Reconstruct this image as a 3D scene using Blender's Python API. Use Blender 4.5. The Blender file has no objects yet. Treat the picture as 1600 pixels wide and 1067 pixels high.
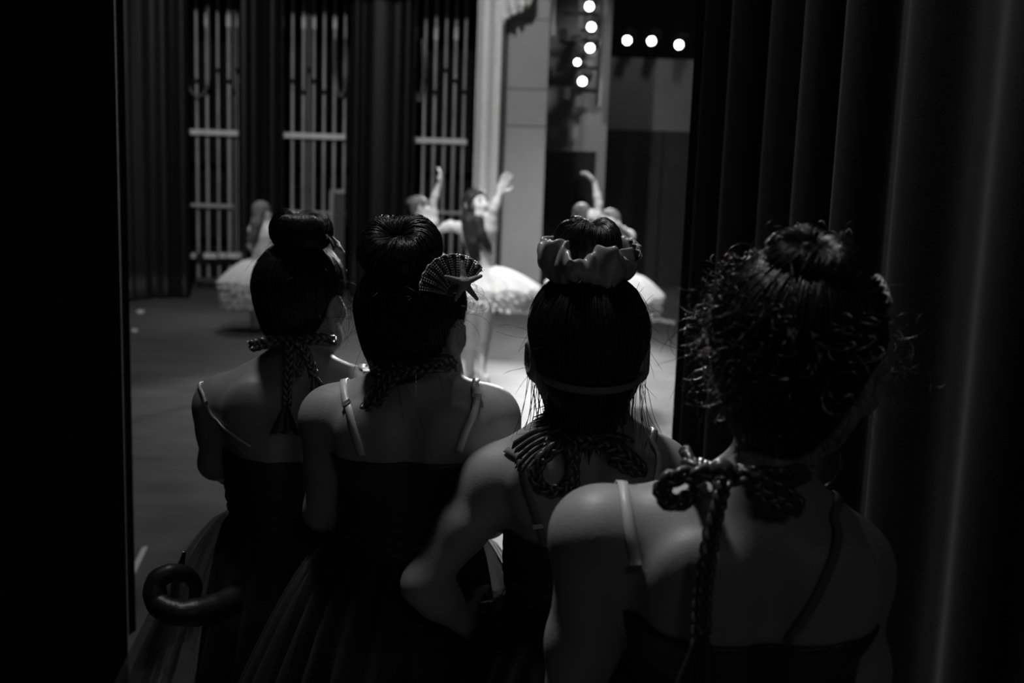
import bpy, math, random
import numpy as np
from mathutils import Matrix, Vector, Euler

rng = np.random.default_rng(7)
random.seed(7)
scene = bpy.context.scene
COL = scene.collection

# ------------------------------------------------------------------ camera
W_PX, H_PX = 1600.0, 1067.0
LENS = 35.0
F_PX = LENS / 36.0 * W_PX
CAM_H = 1.38
PITCH, ROLL = math.radians(8.2), math.radians(2.0)
cam_data = bpy.data.cameras.new('camera')
cam = bpy.data.objects.new('camera', cam_data)
COL.objects.link(cam)
cam_data.lens = LENS
cam_data.sensor_width = 36.0
cam_data.clip_start = 0.02
CAM_M = Matrix.Rotation(math.pi / 2 - PITCH, 3, 'X') @ Matrix.Rotation(ROLL, 3, 'Z')
cam.matrix_world = Matrix.Translation((0, 0, CAM_H)) @ CAM_M.to_4x4()
cam_data.dof.use_dof = True
cam_data.dof.focus_distance = 1.45
cam_data.dof.aperture_fstop = 4.0
scene.camera = cam
CR = np.array(CAM_M)


def ray(px, py):
    return CR @ np.array([(px - W_PX / 2) / F_PX, -(py - H_PX / 2) / F_PX, -1.0])


def P(px, py, Y):
    """world point seen at a pixel, at the real distance Y down the stage"""
    d = ray(px, py)
    return np.array([0, 0, CAM_H]) + d * (Y / d[1])


def G(px, py, z=0.0):
    d = ray(px, py)
    return np.array([0, 0, CAM_H]) + d * ((z - CAM_H) / d[2])


# ------------------------------------------------------------------ world, light, exposure
world = bpy.data.worlds.new('dark_theatre')
scene.world = world
world.use_nodes = True
world.node_tree.nodes['Background'].inputs[0].default_value = (1, 1, 1, 1)
world.node_tree.nodes['Background'].inputs[1].default_value = 0.0025
vs = scene.view_settings
vs.view_transform = 'Standard'
vs.look = 'None'
vs.exposure = 0.0
vs.gamma = 1.0
vs.use_curve_mapping = False


def spot(name, loc, target, power, angle, blend=0.5, size=0.08):
    ld = bpy.data.lights.new(name, 'SPOT')
    ld.energy = power
    ld.spot_size = math.radians(angle)
    ld.spot_blend = blend
    ld.shadow_soft_size = size
    o = bpy.data.objects.new(name, ld)
    COL.objects.link(o)
    o.location = loc
    d = Vector(target) - Vector(loc)
    o.rotation_euler = d.to_track_quat('-Z', 'Y').to_euler()
    return o


# overhead stage electrics (hung above the frame)
spot('overhead_wash_light', (0.6, 8.6, 6.4), (0.4, 7.8, 0), 700, 58, 0.9, 0.15)
spot('overhead_wash_light', (-2.4, 9.6, 6.4), (-2.2, 9.0, 0), 420, 60, 0.9, 0.15)
spot('overhead_wash_light', (2.2, 8.4, 6.4), (1.7, 6.6, 0), 380, 50, 0.9, 0.15)
# first electric, over the near side of the stage, throwing across
spot('cross_wash_light', (-1.7, 4.6, 6.2), (-2.0, 13.7, 1.6), 1250, 60, 0.7, 0.10)
spot('cross_wash_light', (-0.9, 3.9, 5.6), (-0.1, 7.6, 0.9), 1700, 34, 0.9, 0.12)
spot('cross_wash_light', (0.9, 4.4, 5.8), (0.9, 9.6, 1.1), 1300, 38, 0.8, 0.12)
# low side light behind the left wing curtain, on the dancers' legs
spot('shin_light', (-2.0, 3.7, 0.9), (-0.2, 7.3, 0.7), 170, 34, 0.8, 0.08)
# spill from the first electric onto the wing where the girls wait
spot('wing_spill_light', (-0.85, 2.35, 5.2), (0.42, 1.2, 1.15), 440, 38, 1.0, 0.22)
spot('wing_spill_light', (0.5, 5.2, 5.8), (-0.1, 1.55, 1.0), 70, 26, 0.8, 0.12)
# added fill spots that brighten the house wall band and the recess wall
spot('wall_fill_light', (2.3, 14.3, 7.2), (2.2, 16.5, 3.2), 130, 80, 0.8, 0.2)
spot('wall_fill_light', (1.7, 11.0, 5.6), (0.95, 13.4, 2.2), 300, 44, 0.9, 0.2)
# dim fill added behind the camera to lift the girls' backs
spot('back_fill_light', (1.2, -2.6, 3.2), (0.0, 1.6, 0.9), 9, 70, 1.0, 0.4)


# ------------------------------------------------------------------ materials (all procedural, neutral greys)
def mat(name, v, rough=0.6, spec=0.5, var=0.0, scale=8.0, bump=0.0, bscale=60.0, stretch=(1, 1, 1),
        sheen=0.0, metal=0.0, transl=0.0, alpha=None, emit=None, weave=False):
    m = bpy.data.materials.new(name)
    m.use_nodes = True
    nt = m.node_tree
    b = nt.nodes['Principled BSDF']
    b.inputs['Base Color'].default_value = (v, v, v, 1)
    b.inputs['Roughness'].default_value = rough
    b.inputs['Specular IOR Level'].default_value = spec
    b.inputs['Metallic'].default_value = metal
    if sheen:
        b.inputs['Sheen Weight'].default_value = sheen
        b.inputs['Sheen Roughness'].default_value = 0.4
    tc = nt.nodes.new('ShaderNodeTexCoord')
    mp = nt.nodes.new('ShaderNodeMapping')
    mp.inputs['Scale'].default_value = stretch
    nt.links.new(tc.outputs['Object'], mp.inputs['Vector'])
    if var:
        n = nt.nodes.new('ShaderNodeTexNoise')
        n.inputs['Scale'].default_value = scale
        n.inputs['Detail'].default_value = 5
        n.inputs['Roughness'].default_value = 0.6
        nt.links.new(mp.outputs[0], n.inputs['Vector'])
        r = nt.nodes.new('ShaderNodeMapRange')
        r.inputs['From Min'].default_value = 0.25
        r.inputs['From Max'].default_value = 0.75
        r.inputs['To Min'].default_value = v * (1 - var)
        r.inputs['To Max'].default_value = v * (1 + var)
        nt.links.new(n.outputs[0], r.inputs[0])
        nt.links.new(r.outputs[0], b.inputs['Base Color'])
    if bump:
        n2 = nt.nodes.new('ShaderNodeTexNoise')
        n2.inputs['Scale'].default_value = bscale
        n2.inputs['Detail'].default_value = 3
        nt.links.new(mp.outputs[0], n2.inputs['Vector'])
        bp = nt.nodes.new('ShaderNodeBump')
        bp.inputs['Strength'].default_value = bump
        bp.inputs['Distance'].default_value = 0.002
        nt.links.new(n2.outputs[0], bp.inputs['Height'])
        nt.links.new(bp.outputs[0], b.inputs['Normal'])
    if emit:
        b.inputs['Emission Color'].default_value = (1, 1, 1, 1)
        b.inputs['Emission Strength'].default_value = emit
    out = nt.nodes['Material Output']
    sh = b.outputs[0]
    if transl:
        t = nt.nodes.new('ShaderNodeBsdfTranslucent')
        t.inputs[0].default_value = (v, v, v, 1)
        mx = nt.nodes.new('ShaderNodeMixShader')
        mx.inputs[0].default_value = transl
        nt.links.new(sh, mx.inputs[1])
        nt.links.new(t.outputs[0], mx.inputs[2])
        sh = mx.outputs[0]
    if alpha is not None:
        tr = nt.nodes.new('ShaderNodeBsdfTransparent')
        mx = nt.nodes.new('ShaderNodeMixShader')
        mx.inputs[0].default_value = alpha
        nt.links.new(tr.outputs[0], mx.inputs[1])
        nt.links.new(sh, mx.inputs[2])
        sh = mx.outputs[0]
        if weave:
            vo = nt.nodes.new('ShaderNodeTexNoise')
            vo.inputs['Scale'].default_value = 900
            nt.links.new(tc.outputs['Object'], vo.inputs['Vector'])
            rr = nt.nodes.new('ShaderNodeMapRange')
            rr.inputs['From Min'].default_value = 0.4
            rr.inputs['From Max'].default_value = 0.6
            rr.inputs['To Min'].default_value = alpha * 0.75
            rr.inputs['To Max'].default_value = min(1, alpha * 1.25)
            nt.links.new(vo.outputs[0], rr.inputs[0])
            nt.links.new(rr.outputs[0], mx.inputs[0])
    nt.links.new(sh, out.inputs[0])
    return m


M = {}
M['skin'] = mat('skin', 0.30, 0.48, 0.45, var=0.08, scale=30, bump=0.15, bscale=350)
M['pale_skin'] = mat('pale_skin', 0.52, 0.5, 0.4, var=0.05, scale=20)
M['hair'] = mat('dark_hair', 0.012, 0.33, 0.45, bump=0.3, bscale=300)
M['brown_hair'] = mat('brown_hair', 0.016, 0.6, 0.25, var=0.3, scale=60)
M['fair_hair'] = mat('fair_hair', 0.10, 0.65, 0.25, var=0.3, scale=60)
M['bodice'] = mat('dark_stretch_fabric', 0.03, 0.42, 0.4, bump=0.2, bscale=400)
M['tulle'] = mat('dark_tulle', 0.09, 0.7, 0.3, transl=0.4, alpha=0.38, weave=True)
M['tulle_dark'] = mat('black_tulle', 0.03, 0.7, 0.3, transl=0.3, alpha=0.6, weave=True)
M['lining'] = mat('black_lining', 0.015, 0.6, 0.3)
M['tutu'] = mat('white_tulle', 0.80, 0.8, 0.2, transl=0.35, alpha=0.82, var=0.06, scale=25)
M['leotard'] = mat('sequin_bodice', 0.42, 0.35, 0.6, var=0.35, scale=90, bump=0.5, bscale=140)
M['strap'] = mat('pale_strap', 0.62, 0.4, 0.5)
M['clip'] = mat('metal_slider', 0.8, 0.25, 0.5, metal=0.9)
M['braid'] = mat('metallic_cord', 0.055, 0.32, 0.7, var=0.4, scale=300)
M['satin'] = mat('dark_satin', 0.045, 0.3, 0.6)
M['tail'] = mat('dark_plush', 0.018, 0.4, 0.4, bump=0.3, bscale=200)
M['scrunchie'] = mat('grey_satin', 0.28, 0.33, 0.6, var=0.1, scale=30)
M['sequin'] = mat('beaded_sequins', 0.4, 0.25, 0.7, var=0.5, scale=200)
M['shell'] = mat('shell_fabric', 0.035, 0.5, 0.5, bump=0.4, bscale=400)
M['star'] = mat('glitter_starfish', 0.3, 0.45, 0.6, bump=0.7, bscale=700)
M['elastic'] = mat('grey_elastic', 0.16, 0.8, 0.2, bump=0.5, bscale=500)
M['velvet'] = mat('black_velour', 0.0035, 0.55, 0.25, sheen=0.03, var=0.2, scale=20)
M['velvet_near'] = mat('heavy_black_velour', 0.015, 0.8, 0.15, sheen=0.08, var=0.2, scale=30, bump=0.2, bscale=400)
M['grand'] = mat('pale_velour', 0.75, 0.8, 0.2, sheen=0.1, var=0.1, scale=12)
M['floor'] = mat('stage_floor', 0.085, 0.55, 0.35, var=0.35, scale=2.2, bump=0.1, bscale=30, stretch=(0.6, 2.6, 1))
M['blackwall'] = mat('black_painted_wall', 0.008, 0.9, 0.1)
M['plaster'] = mat('grey_plaster', 0.30, 0.85, 0.2, var=0.06, scale=6, bump=0.1, bscale=80)
M['plaster2'] = mat('grey_plaster_house', 0.20, 0.85, 0.2, var=0.12, scale=3)
M['woodwall'] = mat('dark_wood_panel', 0.04, 0.7, 0.2, var=0.2, scale=5)
M['steel'] = mat('galvanised_pipe', 0.34, 0.45, 0.5, var=0.35, scale=5, stretch=(1, 1, 0.6), metal=0.2)
M['steel_bright'] = mat('bright_crossbar', 0.6, 0.5, 0.5, var=0.2, scale=6)
M['blackmetal'] = mat('black_metal', 0.012, 0.5, 0.4)
M['rope'] = mat('grey_rope', 0.12, 0.8, 0.2)
M['lens'] = mat('lit_lens', 0.9, 0.3, 0.5, emit=14.0)
M['tape'] = mat('white_tape', 0.65, 0.6, 0.3, var=0.1, scale=40)
M['eye'] = mat('eye_white', 0.7, 0.2, 0.5)
M['iris'] = mat('dark_iris', 0.01, 0.15, 0.5)
M['lips'] = mat('lips', 0.13, 0.4, 0.5)
M['shoe'] = mat('ballet_slipper', 0.45, 0.5, 0.3)
M['box'] = mat('grey_box', 0.06, 0.6, 0.3)


# ------------------------------------------------------------------ object helpers
def mk(name, V, F, m, parent=None, smooth=True):
    """one mesh object; V world coords (N,3); F list of int arrays (k-gons)"""
    V = np.asarray(V, np.float64)
    if parent is not None:
        p = parent
        off = np.zeros(3)
        while p is not None:
            off += np.array(p.location)
            p = p.parent
        V = V - off
    me = bpy.data.meshes.new(name)
    if isinstance(F, np.ndarray):
        F = [F]
    F = [np.asarray(f, np.int32) for f in F if len(f)]
    me.vertices.add(len(V))
    me.vertices.foreach_set('co', V.astype(np.float32).ravel())
    tot = sum(f.size for f in F)
    me.loops.add(tot)
    me.loops.foreach_set('vertex_index', np.concatenate([f.ravel() for f in F]))
    np_ = sum(len(f) for f in F)
    me.polygons.add(np_)
    sizes = np.concatenate([np.full(len(f), f.shape[1], np.int32) for f in F])
    starts = np.concatenate([[0], np.cumsum(sizes)[:-1]]).astype(np.int32)
    me.polygons.foreach_set('loop_start', starts)
    me.polygons.foreach_set('use_smooth', np.full(np_, smooth, bool))
    me.update(calc_edges=True)
    me.validate()
    me.materials.append(m)
    o = bpy.data.objects.new(name, me)
    COL.objects.link(o)
    if parent is not None:
        o.parent = parent
    return o


def tag(o, label=None, cat=None, group=None, kind=None):
    if label:
        o['label'] = label
    if cat:
        o['category'] = cat
    if group:
        o['group'] = group
    if kind:
        o['kind'] = kind
    return o


def empty(name, loc, label=None, cat=None, group=None, kind=None):
    o = bpy.data.objects.new(name, None)
    o.empty_display_size = 0.1
    COL.objects.link(o)
    o.location = tuple(float(v) for v in loc)
    return tag(o, label, cat, group, kind)


class MB:
    def __init__(s):
        s.V, s.F, s.n = [], {}, 0

    def add(s, V, *Fs):
        V = np.asarray(V, float).reshape(-1, 3)
        for F in Fs:
            F = np.asarray(F, int)
            if len(F):
                s.F.setdefault(F.shape[1], []).append(F + s.n)
        s.V.append(V)
        s.n += len(V)
        return s

    def box(s, lo, hi):
        x0, y0, z0 = lo
        x1, y1, z1 = hi
        V = [(x0, y0, z0), (x1, y0, z0), (x1, y1, z0), (x0, y1, z0), (x0, y0, z1), (x1, y0, z1), (x1, y1, z1), (x0, y1, z1)]
        return s.add(V, [(0, 3, 2, 1), (4, 5, 6, 7), (0, 1, 5, 4), (1, 2, 6, 5), (2, 3, 7, 6), (3, 0, 4, 7)])

    def tube(s, pts, r, n=8, caps=True):
        pts = np.asarray(pts, float)
        r = np.broadcast_to(np.asarray(r, float), (len(pts),))
        V, F = tubes(pts[None], r[None], n)
        s.add(V, F)
        if caps:
            m = len(pts)
            base = s.n - n * m
            s.F.setdefault(n, []).append(np.array([[base + k for k in range(n)][::-1]]))
            s.F.setdefault(n, []).append(np.array([[base + (m - 1) * n + k for k in range(n)]]))
        return s

    def build(s, name, m, parent=None, smooth=True):
        return mk(name, np.concatenate(s.V), [np.concatenate(f) for f in s.F.values()], m, parent, smooth)


def tubes(paths, radii, n=3):
    """many tubes at once: paths (N,M,3), radii (N,M)"""
    N, Mn, _ = paths.shape
    t = np.gradient(paths, axis=1)
    t /= np.linalg.norm(t, axis=2, keepdims=True) + 1e-9
    up = np.where(np.abs(t[..., 2:3]) > 0.9, np.array([1.0, 0, 0]), np.array([0, 0, 1.0]))
    # keep the frame consistent along a tube: choose from mean tangent
    mt = np.abs(t).mean(axis=1)
    ax = np.argmin(mt, axis=1)
    up = np.eye(3)[ax][:, None, :] * np.ones((N, Mn, 1))
    a = np.cross(t, up)
    a /= np.linalg.norm(a, axis=2, keepdims=True) + 1e-9
    b = np.cross(t, a)
    an = np.arange(n) * 2 * math.pi / n
    V = paths[:, :, None, :] + radii[:, :, None, None] * (np.cos(an)[None, None, :, None] * a[:, :, None, :] + np.sin(an)[None, None, :, None] * b[:, :, None, :])
    i = np.arange(N)[:, None, None] * (Mn * n)
    j = np.arange(Mn - 1)[None, :, None] * n
    k = np.arange(n)[None, None, :]
    k2 = (k + 1) % n
    F = np.stack([i + j + k, i + j + n + k, i + j + n + k2, i + j + k2], -1).reshape(-1, 4)
    return V.reshape(-1, 3), F


def grid_faces(nu, nv, wrap_u=False, wrap_v=False):
    iu = np.arange(nu if wrap_u else nu - 1)
    iv = np.arange(nv if wrap_v else nv - 1)
    a, b = np.meshgrid(iu, iv, indexing='ij')
    a2, b2 = (a + 1) % nu, (b + 1) % nv
    return np.stack([a * nv + b, a2 * nv + b, a2 * nv + b2, a * nv + b2], -1).reshape(-1, 4)


def spline(pts, n):
    """Catmull-Rom through points"""
    p = np.asarray(pts, float)
    p = np.vstack([2 * p[0] - p[1], p, 2 * p[-1] - p[-2]])
    t = np.linspace(0, len(p) - 3 - 1e-6, n)
    i = t.astype(int)
    f = (t - i)[:, None]
    a, b, c, d = p[i], p[i + 1], p[i + 2], p[i + 3]
    return 0.5 * (2 * b + (c - a) * f + (2 * a - 5 * b + 4 * c - d) * f ** 2 + (3 * b - a - 3 * c + d) * f ** 3)


def unit(v):
    v = np.asarray(v, float)
    return v / (np.linalg.norm(v) + 1e-12)


# ------------------------------------------------------------------ smooth solid modelling (signed distance fields -> one continuous mesh)
class SDF:
    def __init__(s):
        s.p = []

    def rc(s, a, b, ra, rb, k=0.03, sub=False):
        s.p.append(('rc', np.asarray(a, float), np.asarray(b, float), ra, rb, k, sub))
        return s

    def ell(s, c, r, R=None, k=0.03, sub=False):
        s.p.append(('el', np.asarray(c, float), np.asarray(r, float), np.eye(3) if R is None else R, None, k, sub))
        return s

    def prim(s, q, X):
        if q[0] == 'rc':
            _, a, b, ra, rb, _, _ = q
            d = b - a
            t = np.clip((X - a) @ d / (d @ d + 1e-12), 0, 1)
            return np.linalg.norm(X - a - t[..., None] * d, axis=-1) - (ra + (rb - ra) * t)
        _, c, r, R, _, _, _ = q
        L = (X - c) @ R
        k0 = np.linalg.norm(L / r, axis=-1)
        k1 = np.linalg.norm(L / (r * r), axis=-1)
        return k0 * (k0 - 1) / (k1 + 1e-9)

    def comb(s, f, d, k, sub):
        if sub:
            h = np.clip(0.5 - 0.5 * (f + d) / k, 0, 1)
            return f * (1 - h) - d * h + k * h * (1 - h)
        h = np.clip(0.5 + 0.5 * (f - d) / k, 0, 1)
        return f * (1 - h) + d * h - k * h * (1 - h)

    def at(s, X):
        f = np.full(X.shape[:-1], 1.0)
        for q in s.p:
            f = s.comb(f, s.prim(q, X), q[5], q[6])
        return f

    def bounds(s):
        lo, hi = np.full(3, 1e9), np.full(3, -1e9)
        for q in s.p:
            if q[6]:
                continue
            l, h = s.pb(q)
            lo, hi = np.minimum(lo, l), np.maximum(hi, h)
        return lo, hi

    def pb(s, q):
        if q[0] == 'rc':
            r = max(q[3], q[4])
            return np.minimum(q[1], q[2]) - r, np.maximum(q[1], q[2]) + r
        r = np.abs(q[3]) @ q[2]
        return q[1] - r, q[1] + r

    def mesh(s, h, cut=None, inflate=0.0):
        lo, hi = s.bounds()
        lo = lo - 4 * h - inflate
        n = np.ceil((hi + 4 * h + inflate - lo) / h).astype(int) + 1
        f = np.full(n, 1.0, np.float32)
        ax = [lo[i] + h * np.arange(n[i]) for i in range(3)]
        for q in s.p:
            l, u = s.pb(q)
            mg = q[5] + 3 * h + inflate
            i0 = np.clip(np.floor((l - mg - lo) / h).astype(int), 0, n - 1)
            i1 = np.clip(np.ceil((u + mg - lo) / h).astype(int) + 1, 1, n)
            X = np.stack(np.meshgrid(ax[0][i0[0]:i1[0]], ax[1][i0[1]:i1[1]], ax[2][i0[2]:i1[2]], indexing='ij'), -1)
            sl = tuple(slice(i0[i], i1[i]) for i in range(3))
            f[sl] = s.comb(f[sl], s.prim(q, X), q[5], q[6])
        if inflate:
            f -= inflate
        if cut is not None:
            X = np.stack(np.meshgrid(*ax, indexing='ij'), -1)
            f = cut(f, X)
        return surface_nets(f, lo, h)

    def grad(s, X, e=0.002):
        g = np.zeros_like(X)
        for i in range(3):
            d = np.zeros(3)
            d[i] = e
            g[..., i] = s.at(X + d) - s.at(X - d)
        return g / (np.linalg.norm(g, axis=-1, keepdims=True) + 1e-9)

    def snap(s, X, off=0.0, it=4):
        X = np.array(X, float)
        for _ in range(it):
            X = X - s.grad(X) * (s.at(X) - off)[..., None]
        return X, s.grad(X)


def surface_nets(f, lo, h):
    s = f < 0
    c = np.zeros(tuple(np.array(f.shape) - 1), np.int8)
    offs = [(i, j, k) for i in (0, 1) for j in (0, 1) for k in (0, 1)]
    nx, ny, nz = c.shape
    for i, j, k in offs:
        c += s[i:i + nx, j:j + ny, k:k + nz]
    act = (c > 0) & (c < 8)
    ai = np.argwhere(act)
    idx = np.full(c.shape, -1, np.int32)
    idx[act] = np.arange(len(ai))
    acc = np.zeros((len(ai), 3))
    cnt = np.zeros(len(ai))
    val = {o: f[ai[:, 0] + o[0], ai[:, 1] + o[1], ai[:, 2] + o[2]] for o in offs}
    for o in offs:
        for a in range(3):
            if o[a]:
                continue
            o2 = tuple(o[i] + (1 if i == a else 0) for i in range(3))
            v0, v1 = val[o], val[o2]
            m = (v0 < 0) != (v1 < 0)
            t = v0[m] / (v0[m] - v1[m])
            p = np.tile(np.array(o, float), (m.sum(), 1))
            p[:, a] += t
            acc[m] += p
            cnt[m] += 1
    V = lo + h * (ai + acc / cnt[:, None])
    F = []
    for a in range(3):
        b, d = (a + 1) % 3, (a + 2) % 3
        sl0 = [slice(None)] * 3
        sl1 = [slice(None)] * 3
        sl0[a], sl1[a] = slice(0, -1), slice(1, None)
        s0, s1 = s[tuple(sl0)], s[tuple(sl1)]
        e = np.argwhere(s0 != s1)
        e = e[(e[:, b] > 0) & (e[:, d] > 0) & (e[:, b] < f.shape[b] - 1) & (e[:, d] < f.shape[d] - 1)]
        q = []
        for db, dd in ((-1, -1), (0, -1), (0, 0), (-1, 0)):
            z = e.copy()
            z[:, b] += db
            z[:, d] += dd
            q.append(idx[z[:, 0], z[:, 1], z[:, 2]])
        q = np.stack(q, 1)
        fl = ~s0[e[:, 0], e[:, 1], e[:, 2]]
        q[fl] = q[fl][:, ::-1]
        F.append(q)
    return V, np.concatenate(F)


# ------------------------------------------------------------------ the setting
def boxobj(name, lo, hi, m, parent=None, kind='structure'):
    o = MB().box(lo, hi).build(name, m, parent, smooth=False)
    if parent is None:
        tag(o, kind=kind)
    return o


fl = boxobj('floor', (-9, -3, -0.12), (9, 24, 0.0), M['floor'])
tag(fl, 'dark scuffed stage floor', 'floor')
FAR = 14.6
wb = boxobj('wall_back', (-12, FAR, 0), (P(776, 300, FAR)[0], FAR + 0.3, 9), M['blackwall'])
tag(wb, 'black painted side wall behind the rigging rails', 'wall')

# proscenium pier, panel by panel with recessed joints
PY = 11.9
x0, x1 = P(786, 250, PY)[0], P(851, 250, PY)[0]
pier = empty('wall_proscenium', (x0, PY, 0), 'pale grey panelled proscenium pier beside the main drape', 'wall', kind='structure')
core = MB().box((x0 + 0.01, PY + 0.02, 0), (x1 - 0.01, PY + 0.9, 9)).build('core', M['plaster2'], pier, False)
zs = [0.0, P(815, 440, PY)[2], P(815, 197, PY)[2], P(815, 139, PY)[2], P(815, 30, PY)[2], P(815, -60, PY)[2], 9]
for a, b in zip(zs[:-1], zs[1:]):
    MB().box((x0, PY, a + 0.006), (x1, PY + 0.92, b - 0.006)).build('panel', M['plaster'], pier, False)

# recessed wall with a dark doorway, and the house side wall beyond
RY = 13.4
xr0, xr1 = P(846, 250, RY)[0] - 0.3, P(946, 250, RY)[0]
zd = P(900, 236, RY)[2]
rec = empty('wall_recess', (xr0, RY, 0), 'grey recessed wall behind the box boom lights', 'wall', kind='structure')
MB().box((xr0, RY, zd), (xr1, RY + 0.25, 9)).build('upper_wall', M['plaster2'], rec, False)
MB().box((P(929, 300, RY)[0], RY, 0), (xr1, RY + 0.25, zd)).build('jamb', M['plaster2'], rec, False)
boxobj('wall_passage', (xr0 - 0.5, RY + 1.6, 0), (xr1 + 0.12, RY + 1.8, 9), M['woodwall'])
AY = 16.5
ax0, ax1 = P(930, 250, AY)[0], P(1560, 250, AY)[0]
aw = empty('wall_house', (ax0, AY, 0), 'house side wall with grey band above dark panelling', 'wall', kind='structure')
zb0, zb1 = P(1010, 204, AY)[2], P(1010, 91, AY)[2]
MB().box((ax0, AY, zb0), (ax1, AY + 0.2, zb1)).build('grey_band', M['plaster2'], aw, False)
xs = np.linspace(ax0, ax1, 7)
for a, b in zip(xs[:-1], xs[1:]):
    MB().box((a + 0.01, AY - 0.03, 0), (b - 0.01, AY + 0.2, zb0 - 0.01)).build('panel', M['woodwall'], aw, False)
MB().box((ax0, AY + 1.5, zb1 - 0.4), (ax1, AY + 1.7, 11)).build('cove', M['blackwall'], aw, False)
boxobj('wall_left', (-9.3, -3, 0), (-9, FAR, 9), M['blackwall'])


# ------------------------------------------------------------------ drapes
def drape(name, plan, z0, z1, m, label, amp=0.05, wl=0.16, thick=0.012, seed=0, nz=14, lean=0.0, cat='curtain', group=None):
    """pleated cloth hung along a plan polyline; folds are real geometry, hem slightly uneven"""
    r = np.random.default_rng(seed)
    plan = np.asarray(plan, float)
    seg = np.linalg.norm(np.diff(plan, axis=0), axis=1)
    L = seg.sum()
    n = max(24, int(L / wl * 16))
    u = np.linspace(0, L, n)
    cu = np.concatenate([[0], np.cumsum(seg)])
    base = np.stack([np.interp(u, cu, plan[:, i]) for i in (0, 1)], 1)
    tan = np.gradient(base, axis=0)
    tan /= np.linalg.norm(tan, axis=1, keepdims=True)
    nor = np.stack([-tan[:, 1], tan[:, 0]], 1)
    ph = np.cumsum(1 + 0.35 * np.interp(u, np.linspace(0, L, max(3, int(L / wl / 1.5))), r.normal(size=max(3, int(L / wl / 1.5)))))
    ph = ph / ph[-1] * (L / wl) * 2 * math.pi
    am = amp * (0.75 + 0.35 * np.interp(u, np.linspace(0, L, max(3, int(L / wl))), r.normal(size=max(3, int(L / wl)))))
    z = np.linspace(0, 1, nz)
    V = np.zeros((n, nz, 3))
    V2 = np.zeros((n, nz, 3))
    for j, t in enumerate(z):
        k = 1 - 0.25 * t
        off = am * k * (np.sin(ph + 0.25 * math.sin(2.2 * t + seed)) + 0.25 * np.sin(2 * ph + 1.0))
        sh = 0.4 * am * k * np.cos(ph)
        pt = base + nor * off[:, None] + tan * sh[:, None]
        tt = np.gradient(pt, axis=0)
        tt /= np.linalg.norm(tt, axis=1, keepdims=True)
        nn = np.stack([-tt[:, 1], tt[:, 0]], 1)
        zz = z0 + (z1 - z0) * t
        V[:, j, :2], V[:, j, 2] = pt + nn * thick / 2, zz
        V2[:, j, :2], V2[:, j, 2] = pt - nn * thick / 2, zz
    mb = MB()
    f = grid_faces(n, nz)
    mb.add(V, f[:, ::-1])
    mb.add(V2, f)
    o = n * nz
    ed = []
    for j in range(nz - 1):
        ed.append((j, j + 1, o + j + 1, o + j))
        b = (n - 1) * nz
        ed.append((b + j, o + b + j, o + b + j + 1, b + j + 1))
    for i in range(n - 1):
        ed.append((i * nz, o + i * nz, o + (i + 1) * nz, (i + 1) * nz))
    mb.F[4].append(np.array(ed))
    ob = mb.build(name, m)
    return tag(ob, label, cat, group)


# far legs between the rail bays
CY = 13.25


def far_drape(pl, pr, Y, m, label, **k):
    a, b = P(pl, 250, Y)[0], P(pr, 250, Y)[0]
    return drape('stage_curtain', [(a, Y), (b, Y)], 0.02, 8.5, m, label, **k)


gl = G(196, 471)
drape('stage_curtain', [(gl[0] - 1.6, gl[1] - 1.2), (gl[0], gl[1]), (P(238, 250, 12.2)[0], 12.2), (P(292, 250, 12.4)[0], 12.4)], 0.02, 4.35, M['velvet'],
      'far black pleated drape just right of the near dark curtain edge', amp=0.07, wl=0.22, seed=1)
far_drape(377, 436, CY, M['velvet'], 'narrow black drape between the first and second rail bays', amp=0.07, wl=0.24, seed=2)
far_drape(545, 642, CY, M['velvet'], 'wide black drape between the second and third rail bays', amp=0.07, wl=0.26, seed=3)
far_drape(737, 777, 12.2, M['grand'], 'brightly lit pale main drape beside the proscenium pier', amp=0.10, wl=0.17, seed=5)
tag(boxobj('tormentor', (P(779, 250, 11.86)[0], 11.84, 0), (P(787, 250, 11.86)[0], 11.89, 9), M['blackmetal'], kind=None),
    'narrow black upright between the main drape and the grey pier', 'panel')

# near legs framing the view from the wing
xl = G(222, 985)
xn = G(214, 1130)
drape('stage_curtain', [(-4.0, xn[1] - 0.4), (xn[0] - 0.6, xn[1] - 0.05), (xn[0] - 0.02, xn[1]), (xl[0] - 0.05, xl[1] - .1), (xl[0] - 0.02, xl[1])], 0.0005, 7.5, M['velvet_near'],
      'black wing curtain filling the left edge beside the stage', amp=0.008, wl=0.24, seed=8)
pe = P(1060, 533, 2.6)
drape('stage_curtain', [(pe[0], 2.6), (0.62, 2.05), (0.80, 1.45), (1.0, .8), (1.1, .2)], 0.0005, 5.0, M['velvet_near'],
      'heavy black wing curtain with deep folds filling the right side', amp=0.042, wl=0.18, seed=11, thick=0.014)
# overhead masking border that cuts the light off the tops of the rails
drape('border_curtain', [(-8.5, 11.2), (P(738, 250, 11.2)[0], 11.2)], 4.38, 6.6, M['velvet'], 'black overhead border curtain above the far rails', amp=0.05, wl=0.3, seed=14)


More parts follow.
